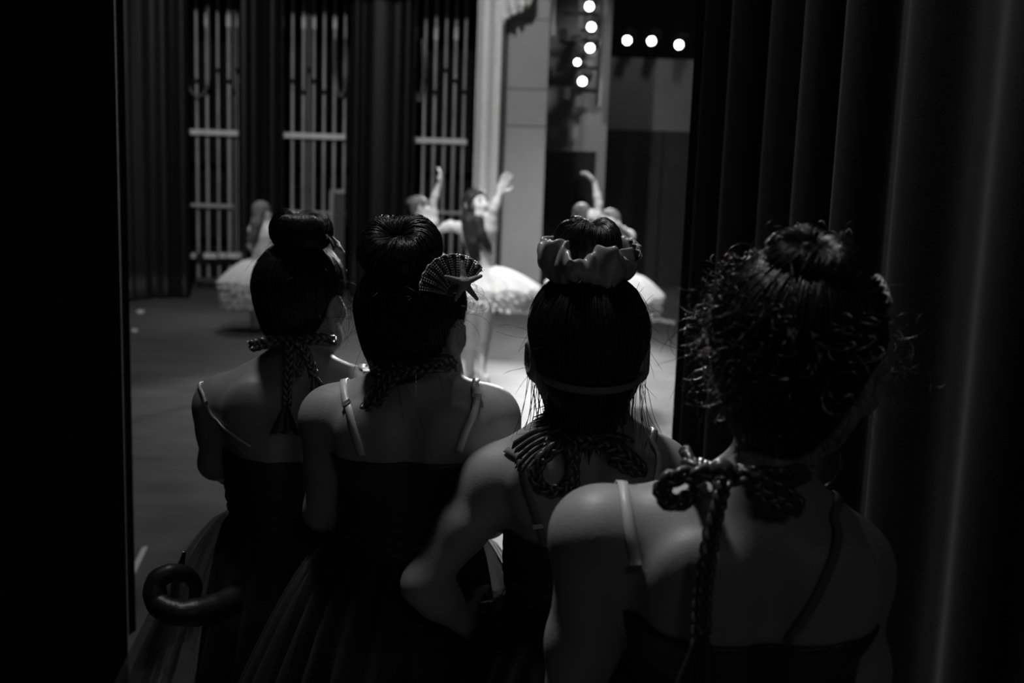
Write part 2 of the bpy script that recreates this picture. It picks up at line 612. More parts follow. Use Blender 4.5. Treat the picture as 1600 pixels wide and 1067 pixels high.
# swagged valance with fringe at the top beside the pier
def valance():
    Y = 11.6
    n, nz = 60, 8
    V = np.zeros((n, nz, 3))
    for i in range(n):
        u = i / (n - 1)
        px = 784 + 46 * u
        bot = 27 - 30 * u ** 0.8 + 3 * math.sin(u * 30)
        for j in range(nz):
            t = j / (nz - 1)
            py = bot + (-60 - bot) * t
            p = P(px, py, Y)
            p[1] = Y + 0.06 * math.sin(u * 22 + t * 2.5) * (1 - 0.3 * t)
            V[i, j] = p
    root = empty('valance', P(800, 20, Y), 'pale swagged valance corner hanging at the top of the pier', 'valance')
    mb = MB().add(V, grid_faces(n, nz))
    V2 = V + np.array([0, 0.012, 0])
    mb.add(V2, grid_faces(n, nz)[:, ::-1])
    mb.build('swag', M['grand'], root)
    fr = MB()
    for i in range(0, n, 2):
        p = V[i, 0]
        fr.tube([p, p + np.array([0.0, 0, -0.07])], [0.012, 0.008], 5)
    fr.build('fringe', M['grand'], root)


valance()


# ------------------------------------------------------------------ rigging rail bays
RAILY = 13.7


def rail_bay(pipes, bars, label, tops, extra=()):
    c = P(pipes[len(pipes) // 2][0], 250, RAILY)
    root = empty('rigging_rails', (c[0], RAILY, 0), label, 'rail rack')
    for i, (px, r) in enumerate(pipes):
        a = P(px, 205, RAILY)
        MB().tube([(a[0], RAILY, 0.05), (a[0], RAILY, 3.0), (a[0], RAILY, 7.0)], r * .8, 10).build('pipe', M['steel'], root)
        if i % 2 == 0:
            za = P(px, tops, RAILY)[2]
            MB().tube([(a[0], RAILY, za), (a[0], RAILY, za + 0.16)], r * 1.1, 10).build('coupler', M['steel_bright'], root)
        zb = P(px, 110 + 17 * (i % 3), RAILY)[2]
        MB().tube([(a[0], RAILY - 0.05, zb), (a[0], RAILY + 0.01, zb)], 0.03, 8).build('stop', M['blackmetal'], root)
    for (xa, xb, py, hgt, m) in bars:
        a, b = P(xa, py, RAILY), P(xb, py, RAILY)
        mb = MB()
        mb.box((a[0], RAILY - 0.09, a[2] - hgt), (b[0], RAILY - 0.035, a[2] + hgt))
        mb.build('crossbar', m, root, False)
    return root


b1 = rail_bay([(291, .017), (308, .022), (324, .022), (341, .019), (358, .026), (366, .007), (371, .007), (378, .012)],
              [(291, 374, 206, .035, M['steel_bright']), (300, 366, 320, .025, M['steel']), (296, 381, 401, .055, M['blackmetal']), (310, 372, 436, .03, M['box'])],
              'leftmost bay of vertical rigging rails with a heavy lower lock bar', 42)
b2 = rail_bay([(441, .024), (457, .022), (474, .023), (482, .010), (490, .020), (506, .023), (522, .023), (538, .020)],
              [(434, 541, 211, .035, M['steel_bright']), (440, 541, 330, .02, M['steel'])],
              'middle bay of vertical rigging rails with a grey panel low at right', 45)
b3 = rail_bay([(647, .021), (662, .024), (678, .024), (694, .022), (709, .024), (724, .022)],
              [(640, 730, 219, .035, M['steel_bright']), (640, 730, 330, .02, M['steel'])],
              'rightmost bay of vertical rigging rails beside the pale main drape', 62)
# bright lock handles on the lower bar of the first bay
for px, w in ((301, 4), (329, 10), (348, 5), (364, 9), (378, 4)):
    a, b = P(px - w, 399, RAILY - 0.14), P(px + w, 399, RAILY - 0.14)
    MB().box((a[0], RAILY - 0.16, a[2] - 0.035), (b[0], RAILY - 0.092, a[2] + 0.035)).build('rope_lock', M['steel_bright'], b1, False)
a, b = P(520, 385, RAILY), P(541, 300, RAILY)
fr = MB().box((a[0], RAILY - 0.12, a[2] - .4), (b[0], RAILY - 0.1, b[2])).build('panel', M['box'], b2, False)
MB().box((a[0] - .02, RAILY - 0.15, a[2] - .4), (a[0] + .025, RAILY - 0.09, b[2])).build('panel_frame', M['steel'], b2, False)
MB().box((a[0] - .02, RAILY - 0.15, b[2] - .02), (b[0], RAILY - 0.09, b[2] + .025)).build('panel_frame', M['steel'], b2, False)


def rope_loop(xa, xb, ytop, ybot, parent):
    pts = [P(xa, ytop, RAILY - .12), P(xa + 1, ybot - 45, RAILY - .12), P(xa + 5, ybot - 12, RAILY - .12), P((xa + xb) / 2 + 1, ybot, RAILY - .12),
           P(xb - 3, ybot - 12, RAILY - .12), P(xb, ybot - 45, RAILY - .12), P(xb - 2, ytop, RAILY - .12)]
    MB().tube(spline(pts, 40), 0.016, 6).build('rope', M['rope'], parent)


rope_loop(292, 326, -40, 150, b1)
rope_loop(522, 541, 60, 151, b2)
rope_loop(646, 662, 60, 158, b3)


# ------------------------------------------------------------------ stage lights
def stage_light(px, py, Y, aim, power, label, group, r=0.055, glow=True):
    p = P(px, py, Y)
    d = unit(np.asarray(aim) - p)
    root = empty('stage_light', p, label, 'stage light', group)
    # body: stepped barrel of a profile spotlight, lens at the front
    prof = [(0.0, r * 1.05), (-0.02, r * 1.25), (-0.11, r * 1.25), (-0.12, r * 1.5), (-0.24, r * 1.5), (-0.28, r * 1.0), (-0.30, 0.004)]
    pts = np.array([p + d * a for a, _ in prof])
    MB().tube(pts, [b for _, b in prof], 20).build('body', M['blackmetal'], root)
    MB().tube([p - d * 0.004, p + d * 0.004], [r, r], 24).build('lens', M['lens'], root)
    # colour frame holder, yoke and hook clamp
    s = unit(np.cross(d, [0, 0, 1]))
    up = np.array([0, 0, 1.0])
    mb = MB()
    c = p - d * 0.12
    mb.tube(spline([c + s * r * 2.0, c + s * r * 2.1 + up * .06, c + s * r * 1.8 + up * 0.12, c + up * 0.13, c - s * r * 1.8 + up * .12, c - s * r * 2.1 + up * .06, c - s * r * 2.0], 24), 0.012, 6)
    mb.build('yoke', M['blackmetal'], root)
    MB().tube([c + up * 0.13, c + up * 0.19], [0.02, 0.028], 8).build('clamp', M['blackmetal'], root)
    sp = spot('lamp', p + d * 0.03, p + d * 3, power, 34, 0.5, 0.05)
    sp.parent = root
    sp.location = sp.location - root.location
    return root


AIM = (-0.6, 7.0, 1.0)
for i, (px, py, pw, lb) in enumerate([
        (921, 10, 700, 'topmost and brightest lit spotlight of the vertical row above the recess'),
        (924, 42, 350, 'second lit spotlight from the top of the vertical row'),
        (922, 75, 350, 'third lit spotlight from the top of the vertical row'),
        (902, 97, 250, 'smaller lit spotlight set left of the vertical row'),
        (910, 127, 350, 'lowest lit spotlight of the vertical row above the doorway')]):
    stage_light(px, py, 12.7, AIM, pw, lb, 'spotlights in the vertical row', 0.047 if i != 3 else 0.034)
for px, py, lb in [(980, 63, 'left of the three lit spotlights high on the house wall'),
                   (1018, 64, 'middle of the three lit spotlights high on the house wall'),
                   (1061, 70, 'lit spotlight nearest the right wing curtain, high on the house wall')]:
    stage_light(px, py, 16.2, (-0.5, 7.5, 1.0), 300, lb, 'spotlights high on the house wall', 0.058)
# the boom: pipe with side arms that carries the vertical row
bp = P(936, 100, 12.95)
boom = empty('light_boom', (bp[0], 12.95, 0), 'black vertical boom pipe with side arms holding the row of spotlights', 'pipe')
MB().tube([(bp[0], 12.95, P(936, 165, 12.95)[2]), (bp[0], 12.95, 8)], 0.03, 10).build('pipe', M['blackmetal'], boom)
for py in (20, 62, 105, 140):
    a = P(880, py, 12.95)
    MB().tube([(a[0], 12.95, a[2]), (bp[0], 12.95, a[2])], 0.025, 8).build('side_arm', M['blackmetal'], boom)
for px, py in ((882, 147), (882, 56)):
    p = P(px, py, 12.9)
    r_ = empty('unlit_light', p, 'dark unlit lamp housing at the %s left of the spotlight row' % ('lower' if py > 100 else 'upper'), 'stage light')
    mb = MB().box(p + [-.07, -.1, -.075], p + [.07, .12, .075])
    mb.build('housing', M['blackmetal'], r_, False)
    MB().tube([p + [0.05, .05, 0], p + [.22, .05, .02]], 0.02, 8).build('bracket', M['blackmetal'], r_)
hp = P(863, 56, 12.6)
tag(MB().tube([hp, hp + [0, 0, .12], hp + [0, 0, .1201], hp + [0, 0, 2.2]], [.035, .035, .026, .026], 10).build('hanging_pipe', M['steel']), 'short pale pipe hanging beside the spotlight row', 'pipe')
bx = P(909, 293, 14.9)
tag(MB().box(bx + [-.08, -.1, -.14], bx + [.08, 0.05, .14]).build('wall_box', M['blackmetal'], None, False), 'small black box on the wall inside the dark doorway', 'box')

# ------------------------------------------------------------------ tape marks on the floor


def tape(quad, label):
    q = np.array([G(x, y, 0.002) for x, y in quad])
    q2 = q + [0, 0, -0.0025]
    o = MB().add(np.vstack([q, q2]), [(0, 1, 2, 3), (7, 6, 5, 4), (0, 4, 5, 1), (1, 5, 6, 2), (2, 6, 7, 3), (3, 7, 4, 0)]).build('tape_mark', M['tape'], None, False)
    return tag(o, label, 'tape', 'tape marks on the stage floor')


tape([(203, 912), (203, 893), (222, 855), (231, 853)], 'large white tape strip on the floor above the curled tail')
tape([(214, 489), (215, 484), (225, 484), (224, 489)], 'small tape scrap farther back by the dark curtain')
tape([(206, 518), (207, 514), (215, 514), (214, 518)], 'small tape scrap nearer of the two by the dark curtain')
tape([(995, 494), (997, 490), (1056, 502), (1054, 507)], 'long white tape line on the floor right of the scrunchie girl')


# ------------------------------------------------------------------ people
def rotm(yaw=0, pitch=0, roll=0):
    return np.array((Matrix.Rotation(math.radians(yaw), 3, 'Z') @ Matrix.Rotation(math.radians(pitch), 3, 'X') @ Matrix.Rotation(math.radians(roll), 3, 'Y')))


def head_sdf(S, c, R, s=1.0):
    """head facing local +Y, about 0.2 m from chin to crown"""
    T = lambda x, y, z: c + R @ (np.array([x, y, z]) * s)
    S.ell(T(0, -.012, .028), np.array([.072, .088, .074]) * s, R, .03)
    S.ell(T(0, .02, -.03), np.array([.058, .066, .072]) * s, R, .03 * s)
    S.rc(T(-.022, .045, -.082), T(.022, .045, -.082), .022 * s, .022 * s, .03 * s)
    S.rc(T(0, .062, -.088), T(0, .06, -.086), .016 * s, .016 * s, .02 * s)
    for q in (-1, 1):
        S.rc(T(q * .05, -.005, -.045), T(q * .03, .045, -.08), .02 * s, .018 * s, .025 * s)
        S.ell(T(q * .035, .062, -.03), np.array([.02, .018, .018]) * s, R, .02 * s)
        S.ell(T(q * .03, .088, .002), np.array([.016, .012, .010]) * s, R, .012 * s, sub=True)
    S.rc(T(0, .082, .004), T(0, .096, -.027), .006 * s, .0095 * s, .012 * s)
    S.rc(T(-.009, .088, -.031), T(.009, .088, -.031), .007 * s, .007 * s, .008 * s)
    S.ell(T(0, .082, -.053), np.array([.02, .010, .007]) * s, R, .008 * s)
    for q in (-1, 1):
        Re = R @ rotm(q * -28, 0, q * 6)
        S.ell(T(q * .079, -.012, -.012), np.array([.0075, .02, .031]) * s, Re, .008 * s)
        S.ell(T(q * .087, -.009, -.008), np.array([.0055, .011, .018]) * s, Re, .006 * s, sub=True)
    return T


def hand_sdf(S, w, d, n, s=1.0, curl=0.3, side=1, spread=0.10):
    """palm + five fingers; w wrist, d pointing direction, n palm normal; thumb on side*(d x n)"""
    d, n = unit(d), np.asarray(n, float)
    n = unit(n - d * (n @ d))
    t = np.cross(d, n) * side
    R = np.stack([t, n, d], 1)
    S.ell(w + d * .036 * s, np.array([.032, .013, .042]) * s, R, .012 * s)
    for i, (o, L) in enumerate(((.024, .062), (.009, .070), (-.007, .065), (-.022, .052))):
        b = w + (d * .066 + t * o) * s
        dd = unit(d + t * o * spread * 30)
        a1, a2 = curl, curl * 2.2
        p1 = b + (dd * math.cos(a1) + n * math.sin(a1)) * L * .5 * s
        p2 = p1 + (dd * math.cos(a2) + n * math.sin(a2)) * L * .5 * s
        S.rc(b, p1, .0082 * s, .0072 * s, .005 * s)
        S.rc(p1, p2, .0072 * s, .0058 * s, .004 * s)
    b = w + (d * .02 + t * .022) * s
    p1 = b + (d * .55 + t * .75 + n * .25) * .034 * s
    p2 = p1 + (d * .9 + t * .3 + n * .3) * .026 * s
    S.rc(b, p1, .0105 * s, .009 * s, .008 * s)
    S.rc(p1, p2, .009 * s, .007 * s, .004 * s)


def figure(J, s=1.0, shape=1.0):
    """torso and whole-body fields from joints. J: neck,Ls,Rs,Le,Re,Lw,Rw,waist,pelvis,Lk,Rk,La,Ra,Lt,Rt,head,R"""
    sx = unit(J['Rs'] - J['Ls'])
    up = unit(J['neck'] - J['waist'])
    fw = unit(np.cross(up, sx))
    sx = np.cross(fw, up)
    R = np.stack([sx, fw, up], 1)
    J['B'] = R
    ch = J['neck'] * .55 + J['waist'] * .45
    tor = SDF()
    hw = np.linalg.norm(J['Rs'] - J['Ls']) / 2
    tor.ell(ch, np.array([hw * .92, .080 * s, .155 * s]), R, .03)
    tor.ell(ch + up * .045 * s, np.array([hw * 1.0, .068 * s, .08 * s]), R, .04)
    tor.ell(J['waist'], np.array([.103 * shape, .078, .10]) * s, R, .06)
    tor.ell(J['pelvis'], np.array([.125 * shape, .095, .105]) * s, R, .06)
    for q in (-1, 1):
        tor.ell(J['pelvis'] + R @ (np.array([q * .055, -.045, -.035]) * s), np.array([.062, .06, .065]) * s, R, .04)
        # shoulder blade
        tor.ell(ch + R @ (np.array([q * hw * .52, -.058 * s, .035 * s])), np.array([.045, .022, .06]) * s, R @ rotm(0, 0, q * 14), .035)
    tor.rc(J['Ls'] * .85 + J['Rs'] * .15, J['Rs'] * .85 + J['Ls'] * .15, .042 * s, .042 * s, .045)
    tor.ell(ch + R @ (np.array([0, -.098, .0]) * s), np.array([.010, .018, .16]) * s, R, .03, sub=True)
    b = SDF()
    b.p = list(tor.p)
    nk = J['head'] + J['R'] @ (np.array([0, -.018, -.05]) * s)
    b.rc(J['neck'] - up * .03 * s, nk, .043 * s, .040 * s, .03)
    for q, k in ((-1, 'L'), (1, 'R')):
        sh, el, wr = J[k + 's'], J[k + 'e'], J[k + 'w']
        b.rc(J['neck'] + (nk - J['neck']) * .10, sh + up * .002 * s, .027 * s, .033 * s, .038)
        b.ell(sh, np.array([.044, .046, .048]) * s, R, .03)
        m1 = sh * .55 + el * .45
        b.rc(sh, m1, .039 * s, .036 * s, .03)
        b.rc(m1, el, .036 * s, .029 * s, .02)
        m2 = el * .65 + wr * .35
        b.rc(el, m2, .030 * s, .029 * s, .02)
        b.rc(m2, wr, .029 * s, .019 * s, .02)
        dn = J.get(k + 'n', R @ np.array([-q, 0, 0.0]))
        dd = J.get(k + 'd', wr - el)
        hand_sdf(b, wr, dd, dn, s * J.get('hs', .92), J.get(k + 'c', .3), J.get(k + 'side', q))
        hp = J['pelvis'] + R @ (np.array([q * .062, 0, -.03]) * s)
        kn, an, to = J[k + 'k'], J[k + 'a'], J[k + 't']
        b.rc(hp, kn, .070 * s, .044 * s, .035)
        mc = kn * .68 + an * .32 - R @ np.array([0, .012 * s, 0])
        b.rc(kn, mc, .042 * s, .043 * s, .02)
        b.rc(mc, an, .042 * s, .026 * s, .02)
        b.rc(an + unit(an - to) * .018 * s * np.array([1, 1, 0]), an * .3 + to * .7, .026 * s, .022 * s, .02)
        b.rc(an * .3 + to * .7, to, .023 * s, .014 * s, .012)
    return tor, b


def face_parts(root, T, R, s, hair_m):
    for q in (-1, 1):
        e = SDF().ell(T(q * .03, .073, .002), np.array([.0125, .011, .0085]) * s, R, .001)
        eo = mk('eye', *e.mesh(.003 * s), M['eye'], root)
        i = SDF().ell(T(q * .03, .081, .002), np.array([.0058, .004, .0062]) * s, R, .001)
        mk('iris', *i.mesh(.0018 * s), M['iris'], eo)
        MB().tube(np.array([T(q * .015, .085, .021), T(q * .03, .084, .025), T(q * .046, .07, .020)]), [.0025 * s, .0028 * s, .0012 * s], 5).build('eyebrow', hair_m, root)
    l = SDF().ell(T(0, .0865, -.051), np.array([.019, .0075, .0035]) * s, R, .003).ell(T(0, .0862, -.0575), np.array([.016, .0075, .004]) * s, R, .003)
    mk('lips', *l.mesh(.002 * s), M['lips'], root)


def hair_field(c, R, s, nape=True, grow=.008):
    S = SDF()
    T = lambda x, y, z: c + R @ (np.array([x, y, z]) * s)
    S.ell(T(0, -.012, .028), np.array([.072, .088, .074]) * s + grow * s, R, .02)
    if nape:
        S.ell(T(0, -.048, -.035), np.array([.054, .040, .058]) * s, R, .03)

    def cut(f, X):
        L = (X - c) @ R / s
        pl = (L[..., 1] * .74 - L[..., 2] * .67 - .022) * s
        return np.maximum(f, pl)
    return S, T, cut


def strand_mesh(name, paths, r0, m, parent, n=3, kind='stuff'):
    paths = np.asarray(paths)
    Mn = paths.shape[1]
    prof = np.clip(np.minimum(np.linspace(.5, 4, Mn), np.linspace(4, .35, Mn)), 0, 1)
    rad = np.asarray(r0).reshape(-1, 1) * prof[None]
    rad = np.broadcast_to(rad, paths.shape[:2])
    V, F = tubes(paths, rad, n)
    return tag(mk(name, V, F, m, parent), kind=kind)


def groomed_hair(root, c, R, s, bun, m, n=2600, seed=0, tight=1.0):
    """cap + combed strands running to the bun base. bun: local centre direction"""
    r = np.random.default_rng(seed)
    S, T, cut = hair_field(c, R, s)
    V, F = S.mesh(.004, cut)
    hair = mk('hair', V, F, m, root)
    B = unit(bun)
    cen = np.array([0, -.012, .028])
    Q = ((V - c) @ R) / s
    edge = Q[:, 1] * .74 - Q[:, 2] * .67
    Q = Q[edge < .0215]
    Q = Q[r.integers(0, len(Q), n)] - cen
    Q = Q[(Q / np.linalg.norm(Q, axis=1, keepdims=True)) @ B < .93]
    n = len(Q)
    q0 = np.linalg.norm(Q, axis=1)
    D = Q / q0[:, None]
    Mn = 16
    t = np.linspace(0, 1, Mn)[None, :, None]
    dot = np.clip(D @ B, -.98, .98)
    om = np.arccos(dot)[:, None, None]
    W = (np.sin((1 - t) * om) * D[:, None, :] + np.sin(t * om) * B[None, None, :]) / np.sin(om)
    W = W + r.normal(size=(n, 1, 3)) * .012 * np.sin(t * math.pi * (1 + r.random((n, 1, 1)) * 2))
    X = c + ((cen + W * (q0[:, None, None] * (1 - t) + .088 * t)) * s) @ R.T
    lift = (.0006 + .0022 * r.random((n, 1)) + .006 / tight * r.random((n, 1)) ** 6 * np.sin(t[..., 0] * math.pi)) * s
    for _ in range(3):
        X = X - S.grad(X) * (S.at(X) - lift)[..., None]
    strand_mesh('strands', X, np.full(n, .00055 * s) * (.7 + .6 * r.random(n)), m, hair)
    return hair, T


def bun_part(parent, p, axis, Rm, rm, hgt, m, seed=0, n=900, messy=.3):
    """doughnut bun with hair combed out of the centre dimple and over the edge"""
    r = np.random.default_rng(seed)
    a = unit(axis)
    e1 = unit(np.cross(a, [0.3, 1, 0.1]))
    e2 = np.cross(a, e1)
    nu, nv = 160, 28
    u = np.arange(nu) * 2 * math.pi / nu
    v = np.arange(nv) * 2 * math.pi / nv
    lump = 1 + .07 * np.sin(3 * u + seed) + .05 * np.sin(5 * u + 2 * seed)
    gro = .03 * r.normal(size=nu)

    def tor(uu, vv, k):
        ring = Rm + rm * k * np.cos(vv)
        return p + (np.cos(uu) * ring)[..., None] * e1 + (np.sin(uu) * ring)[..., None] * e2 + (np.sin(vv) * hgt * k)[..., None] * a
    U, Vv = np.meshgrid(u, v, indexing='ij')
    K = (lump + gro)[:, None] * np.ones((1, nv))
    X = tor(U, Vv, K)
    b = mk('bun', X.reshape(-1, 3), grid_faces(nu, nv, True, True), m, parent)
    uu = r.random(n) * 2 * math.pi
    Mn = 16
    tt = np.linspace(math.pi * 1.02, -math.pi * .42, Mn)
    UU = uu[:, None] + (tt[None] - 1.5) * r.normal(size=(n, 1)) * .10 + .25 * (tt[None] - 1.5)
    kk = np.interp((uu % (2 * math.pi)), u, lump)[:, None] * (1.015 + .03 * r.random((n, 1))) + messy * .35 * (r.random((n, 1)) ** 5) * np.sin(np.linspace(0, math.pi, Mn))[None]
    X = tor(UU, np.tile(tt, (n, 1)), kk)
    strand_mesh('bun_strands', X, np.full(n, .00055) * (.7 + .6 * r.random(n)), m, b)
    return b


def flyaways(parent, c, R, s, n, m, seed=0, length=.06, curl=1.0, zone=None, out=.6, name='flyaway_strands', rad=.0003):
    r = np.random.default_rng(seed)
    paths = []
    Mn = 26
    while len(paths) < n:
        D = unit(r.normal(size=3))
        if zone is not None and not zone(D):
            continue
        if D[1] * .9 - D[2] * .6 > .45:
            continue
        p0 = np.array([0, -.012, .028]) + D * np.array([.079, .095, .081])
        tang = unit(np.cross(D, r.normal(size=3)))
        L = length * (.35 + .9 * r.random())
        t = np.linspace(0, 1, Mn)[:, None]
        q = unit(D * out + tang * .8 + np.array([0, 0, -.2]))
        w = 2 * math.pi * (0.3 + 1.1 * r.random()) * curl
        n2 = unit(np.cross(q, D))
        ph = r.random() * 6
        pth = p0 + q * L * t + (n2 * (np.sin(w * t + ph) - math.sin(ph)) + D * (np.cos(w * t + ph) - math.cos(ph))) * L * .16 * curl + np.array([0, 0, -1]) * L * .35 * t ** 2
        paths.append(c + (pth * s) @ R.T)
    return strand_mesh(name, np.array(paths), np.full(n, rad * s), m, parent)


def ribbon_on(field, pts, width, name, m, parent, off=.002, thick=.0016, n=40, snap=True):
    """flat band lying on a body surface along points"""
    c = spline(pts, n)
    if snap:
        c, nr = field.snap(c, off)
    else:
        nr = field.grad(c)
    tn = np.gradient(c, axis=0)
    tn /= np.linalg.norm(tn, axis=1, keepdims=True)
    sd = np.cross(tn, nr)
    sd /= np.linalg.norm(sd, axis=1, keepdims=True)
    V = np.stack([c + sd * width / 2, c + sd * width / 2 + nr * thick, c - sd * width / 2 + nr * thick, c - sd * width / 2], 1)
    o = MB().add(V, grid_faces(n, 4, False, True), [[0, 1, 2, 3]], [[(n - 1) * 4 + k for k in (3, 2, 1, 0)]]).build(name, m, parent)
    return o, c, nr, tn


def slider(parent, p, nr, tn, w=.015, h=.007):
    sd = np.cross(tn, nr)
    mb = MB()
    V = []
    for dz in (0, .003):
        for a, b in ((-1, -1), (1, -1), (1, 1), (-1, 1)):
            V.append(p + sd * a * w / 2 + tn * b * h / 2 + nr * (dz + .0015))
    mb.add(V, [(0, 3, 2, 1), (4, 5, 6, 7), (0, 1, 5, 4), (1, 2, 6, 5), (2, 3, 7, 6), (3, 0, 4, 7)])
    return mb.build('slider', M['clip'], parent, False)


def braid(name, pts, rad, m, parent, pitch=None, n_per=10):
    """three-strand plait along a path"""
    c0 = spline(pts, 200)
    L = np.linalg.norm(np.diff(c0, axis=0), axis=1).sum()
    pitch = pitch or rad * 6.5
    n = int(max(20, L / pitch * n_per))
    c = spline(pts, n)
    tn = np.gradient(c, axis=0)
    tn /= np.linalg.norm(tn, axis=1, keepdims=True)
    ref = np.array([0.15, -1, 0.2])
    a = np.cross(tn, ref)
    a /= np.linalg.norm(a, axis=1, keepdims=True) + 1e-9
    b = np.cross(tn, a)
    ph = np.linspace(0, L / pitch * 2 * math.pi, n)
    mb = MB()
    for k in range(3):
        q = ph + k * 2 * math.pi / 3
        path = c + a * (np.sin(q) * rad * .95)[:, None] + b * (np.sin(2 * q) * rad * .42)[:, None]
        mb.tube(path, rad * .62, 6)
    return mb.build(name, m, parent)


def tassel(p, d, L, w, m, parent, seed=0):
    r = np.random.default_rng(seed)
    mb = MB()
    d = unit(d)
    s = unit(np.cross(d, [0, 1, 0]))
    f = np.cross(s, d)
    for k in range(9):
        o = (k - 4) / 4
        q = s * o * w / 2 + f * r.normal() * .004
        l = L * (.85 + .2 * r.random())
        tip = p + d * l + q
        mid = p + d * l * .5 + q * .6
        c = spline([p + q * .15, mid, tip], 8)
        wd = np.linspace(.0025, .007, 8)
        ss = unit(s * 1 + f * r.normal() * .5)
        V = np.stack([c - ss * wd[:, None], c + ss * wd[:, None], c + ss * wd[:, None] + f * .001, c - ss * wd[:, None] + f * .001], 1)
        mb.add(V, grid_faces(8, 4, False, True))
    return mb.build('tassel', m, parent)


def shell_clip(parent, p, up, nrm, size, seed=0, star=True):
    """ribbed scallop shell with beaded ribs and a starfish at its hinge"""
    n_ = unit(nrm)
    u = unit(np.asarray(up, float) - n_ * (np.asarray(up) @ n_))
    s = np.cross(u, n_)
    nt, nr = 91, 14
    th = np.linspace(-1.15, 1.15, nt)
    rr = np.linspace(0.06, 1, nr)
    TH, RR = np.meshgrid(th, rr, indexing='ij')
    rib = np.abs(np.cos(TH * 9 / 2.3 * math.pi))
    edge = 1 + .05 * rib
    X = p + size * ((np.sin(TH) * RR * edge)[..., None] * s + (np.cos(TH) * RR * edge)[..., None] * u + (.16 * np.sin(RR * math.pi * .75) + .07 * RR * rib)[..., None] * n_)
    Xb = X - n_ * size * .05
    o = nt * nr
    mb = MB().add(np.vstack([X.reshape(-1, 3), Xb.reshape(-1, 3)]), grid_faces(nt, nr), grid_faces(nt, nr)[:, ::-1] + o)
    ed = [(i * nr + nr - 1, (i + 1) * nr + nr - 1, o + (i + 1) * nr + nr - 1, o + i * nr + nr - 1) for i in range(nt - 1)]
    mb.F[4].append(np.array(ed))
    sh = mb.build('shell_clip', M['shell'], parent)
    # beads on every rib
    bead = MB()
    for k in range(10):
        t0 = (k - 4.5) / 4.5 * 1.12
        for q in np.linspace(.3, 1.0, 13):
            for da in (-.035, .035):
                t = t0 + da
                rb = 1.0
                c = p + size * (math.sin(t) * q * 1.04 * s + math.cos(t) * q * 1.04 * u + (.16 * math.sin(q * math.pi * .75) + .07 * q + .02) * n_)
                h = size * .024
                V = [c + s * h, c + u * h, c - s * h, c - u * h, c + n_ * h, c - n_ * h]
                bead.add(V, [(0, 1, 4), (1, 2, 4), (2, 3, 4), (3, 0, 4), (1, 0, 5), (2, 1, 5), (3, 2, 5), (0, 3, 5)])
    tag(bead.build('beads', M['sequin'], sh, False), kind='stuff')
    # wire rim
    rim = X[:, -1]
    MB().tube(rim, size * .022, 6).build('rim', M['sequin'], sh)
    if star:
        S = SDF()
        c = p + size * (.25 * u + .30 * n_ + .22 * s)
        for k in range(5):
            a = k * 2 * math.pi / 5 + .25
            tip = c + size * .52 * (math.sin(a) * s + math.cos(a) * u) + n_ * size * .02
            S.rc(c, tip, size * .105, size * .045, size * .06)
        mk('starfish', *S.mesh(size * .022), M['star'], sh)
    return sh


def skirt(root, wc, R, wr, zb, br, nf, amp, m, seed, z_drop=.0, name='skirt_layer', y_sq=.85, nz=18, jag=.02, a0=0.0, a1=2 * math.pi, shift=(0, 0), power=.75):
    r = np.random.default_rng(seed)
    full = abs(a1 - a0 - 2 * math.pi) < 1e-6
    nu = nf * 10
    u = np.linspace(a0, a1, nu, endpoint=not full)
    ph = np.cumsum(1 + .5 * r.random(nu))
    ph = ph / ph[-1] * nf * 2 * math.pi
    jg = np.convolve(r.normal(size=nu), np.ones(7) / 7, 'same') * jag
    V = np.zeros((nu, nz, 3))
    z0 = wc[2]
    am = .6 + .5 * r.random(nu)
    am = np.convolve(np.concatenate([am, am]), np.ones(9) / 9, 'same')[nu // 2:nu // 2 + nu]
    for j in range(nz):
        t = j / (nz - 1)
        rad = wr + (br - wr) * t ** power
        f = 1 + amp * t ** .8 * am * np.sin(ph + .6 * t)
        x = wc[0] + np.cos(u) * rad * f + shift[0] * t
        y = wc[1] + np.sin(u) * rad * y_sq * f + shift[1] * t
        z = z0 + (zb - z0) * t + jg * t + z_drop * t * np.sin(u)
        V[:, j] = np.stack([x, y, z], 1)
    return MB().add(V, grid_faces(nu, nz, full)).build(name, m, root)


def bodice(root, tor, zt, zb, m, name='bodice', sag=0.0, xc=0.0, tilt=0.0, wrinkle=0.0, h=.005, infl=.004):
    def cut(f, X):
        top = X[..., 2] - (zt + sag * (X[..., 0] - xc) ** 2 + tilt * (X[..., 0] - xc))
        if wrinkle:
            zz = X[..., 2]
            f = f - wrinkle * np.sin(zz * 330 + 2.5 * np.sin(X[..., 0] * 25) + 6 * X[..., 1]) * np.exp(-((zz - (zb + .12)) / .07) ** 2)
        return np.maximum(np.maximum(f, top), zb - X[..., 2])
    V, F = tor.mesh(h, cut, infl)
    return mk(name, V, F, m, root)


def stand_legs(J, s, feet_y=.0, width=.06):
    B = J['pelvis']
    sx = unit((J['Rs'] - J['Ls']) * [1, 1, 0])
    fw = np.array([-sx[1], sx[0], 0])
    for q, k in ((-1, 'L'), (1, 'R')):
        b = np.array([B[0], B[1], 0]) + sx * q * width
        J[k + 'k'] = b + fw * .015 + [0, 0, .345 * s]
        J[k + 'a'] = b + [0, 0, .062]
        J[k + 't'] = b + fw * .125 * s + sx * q * .02 + [0, 0, .018]


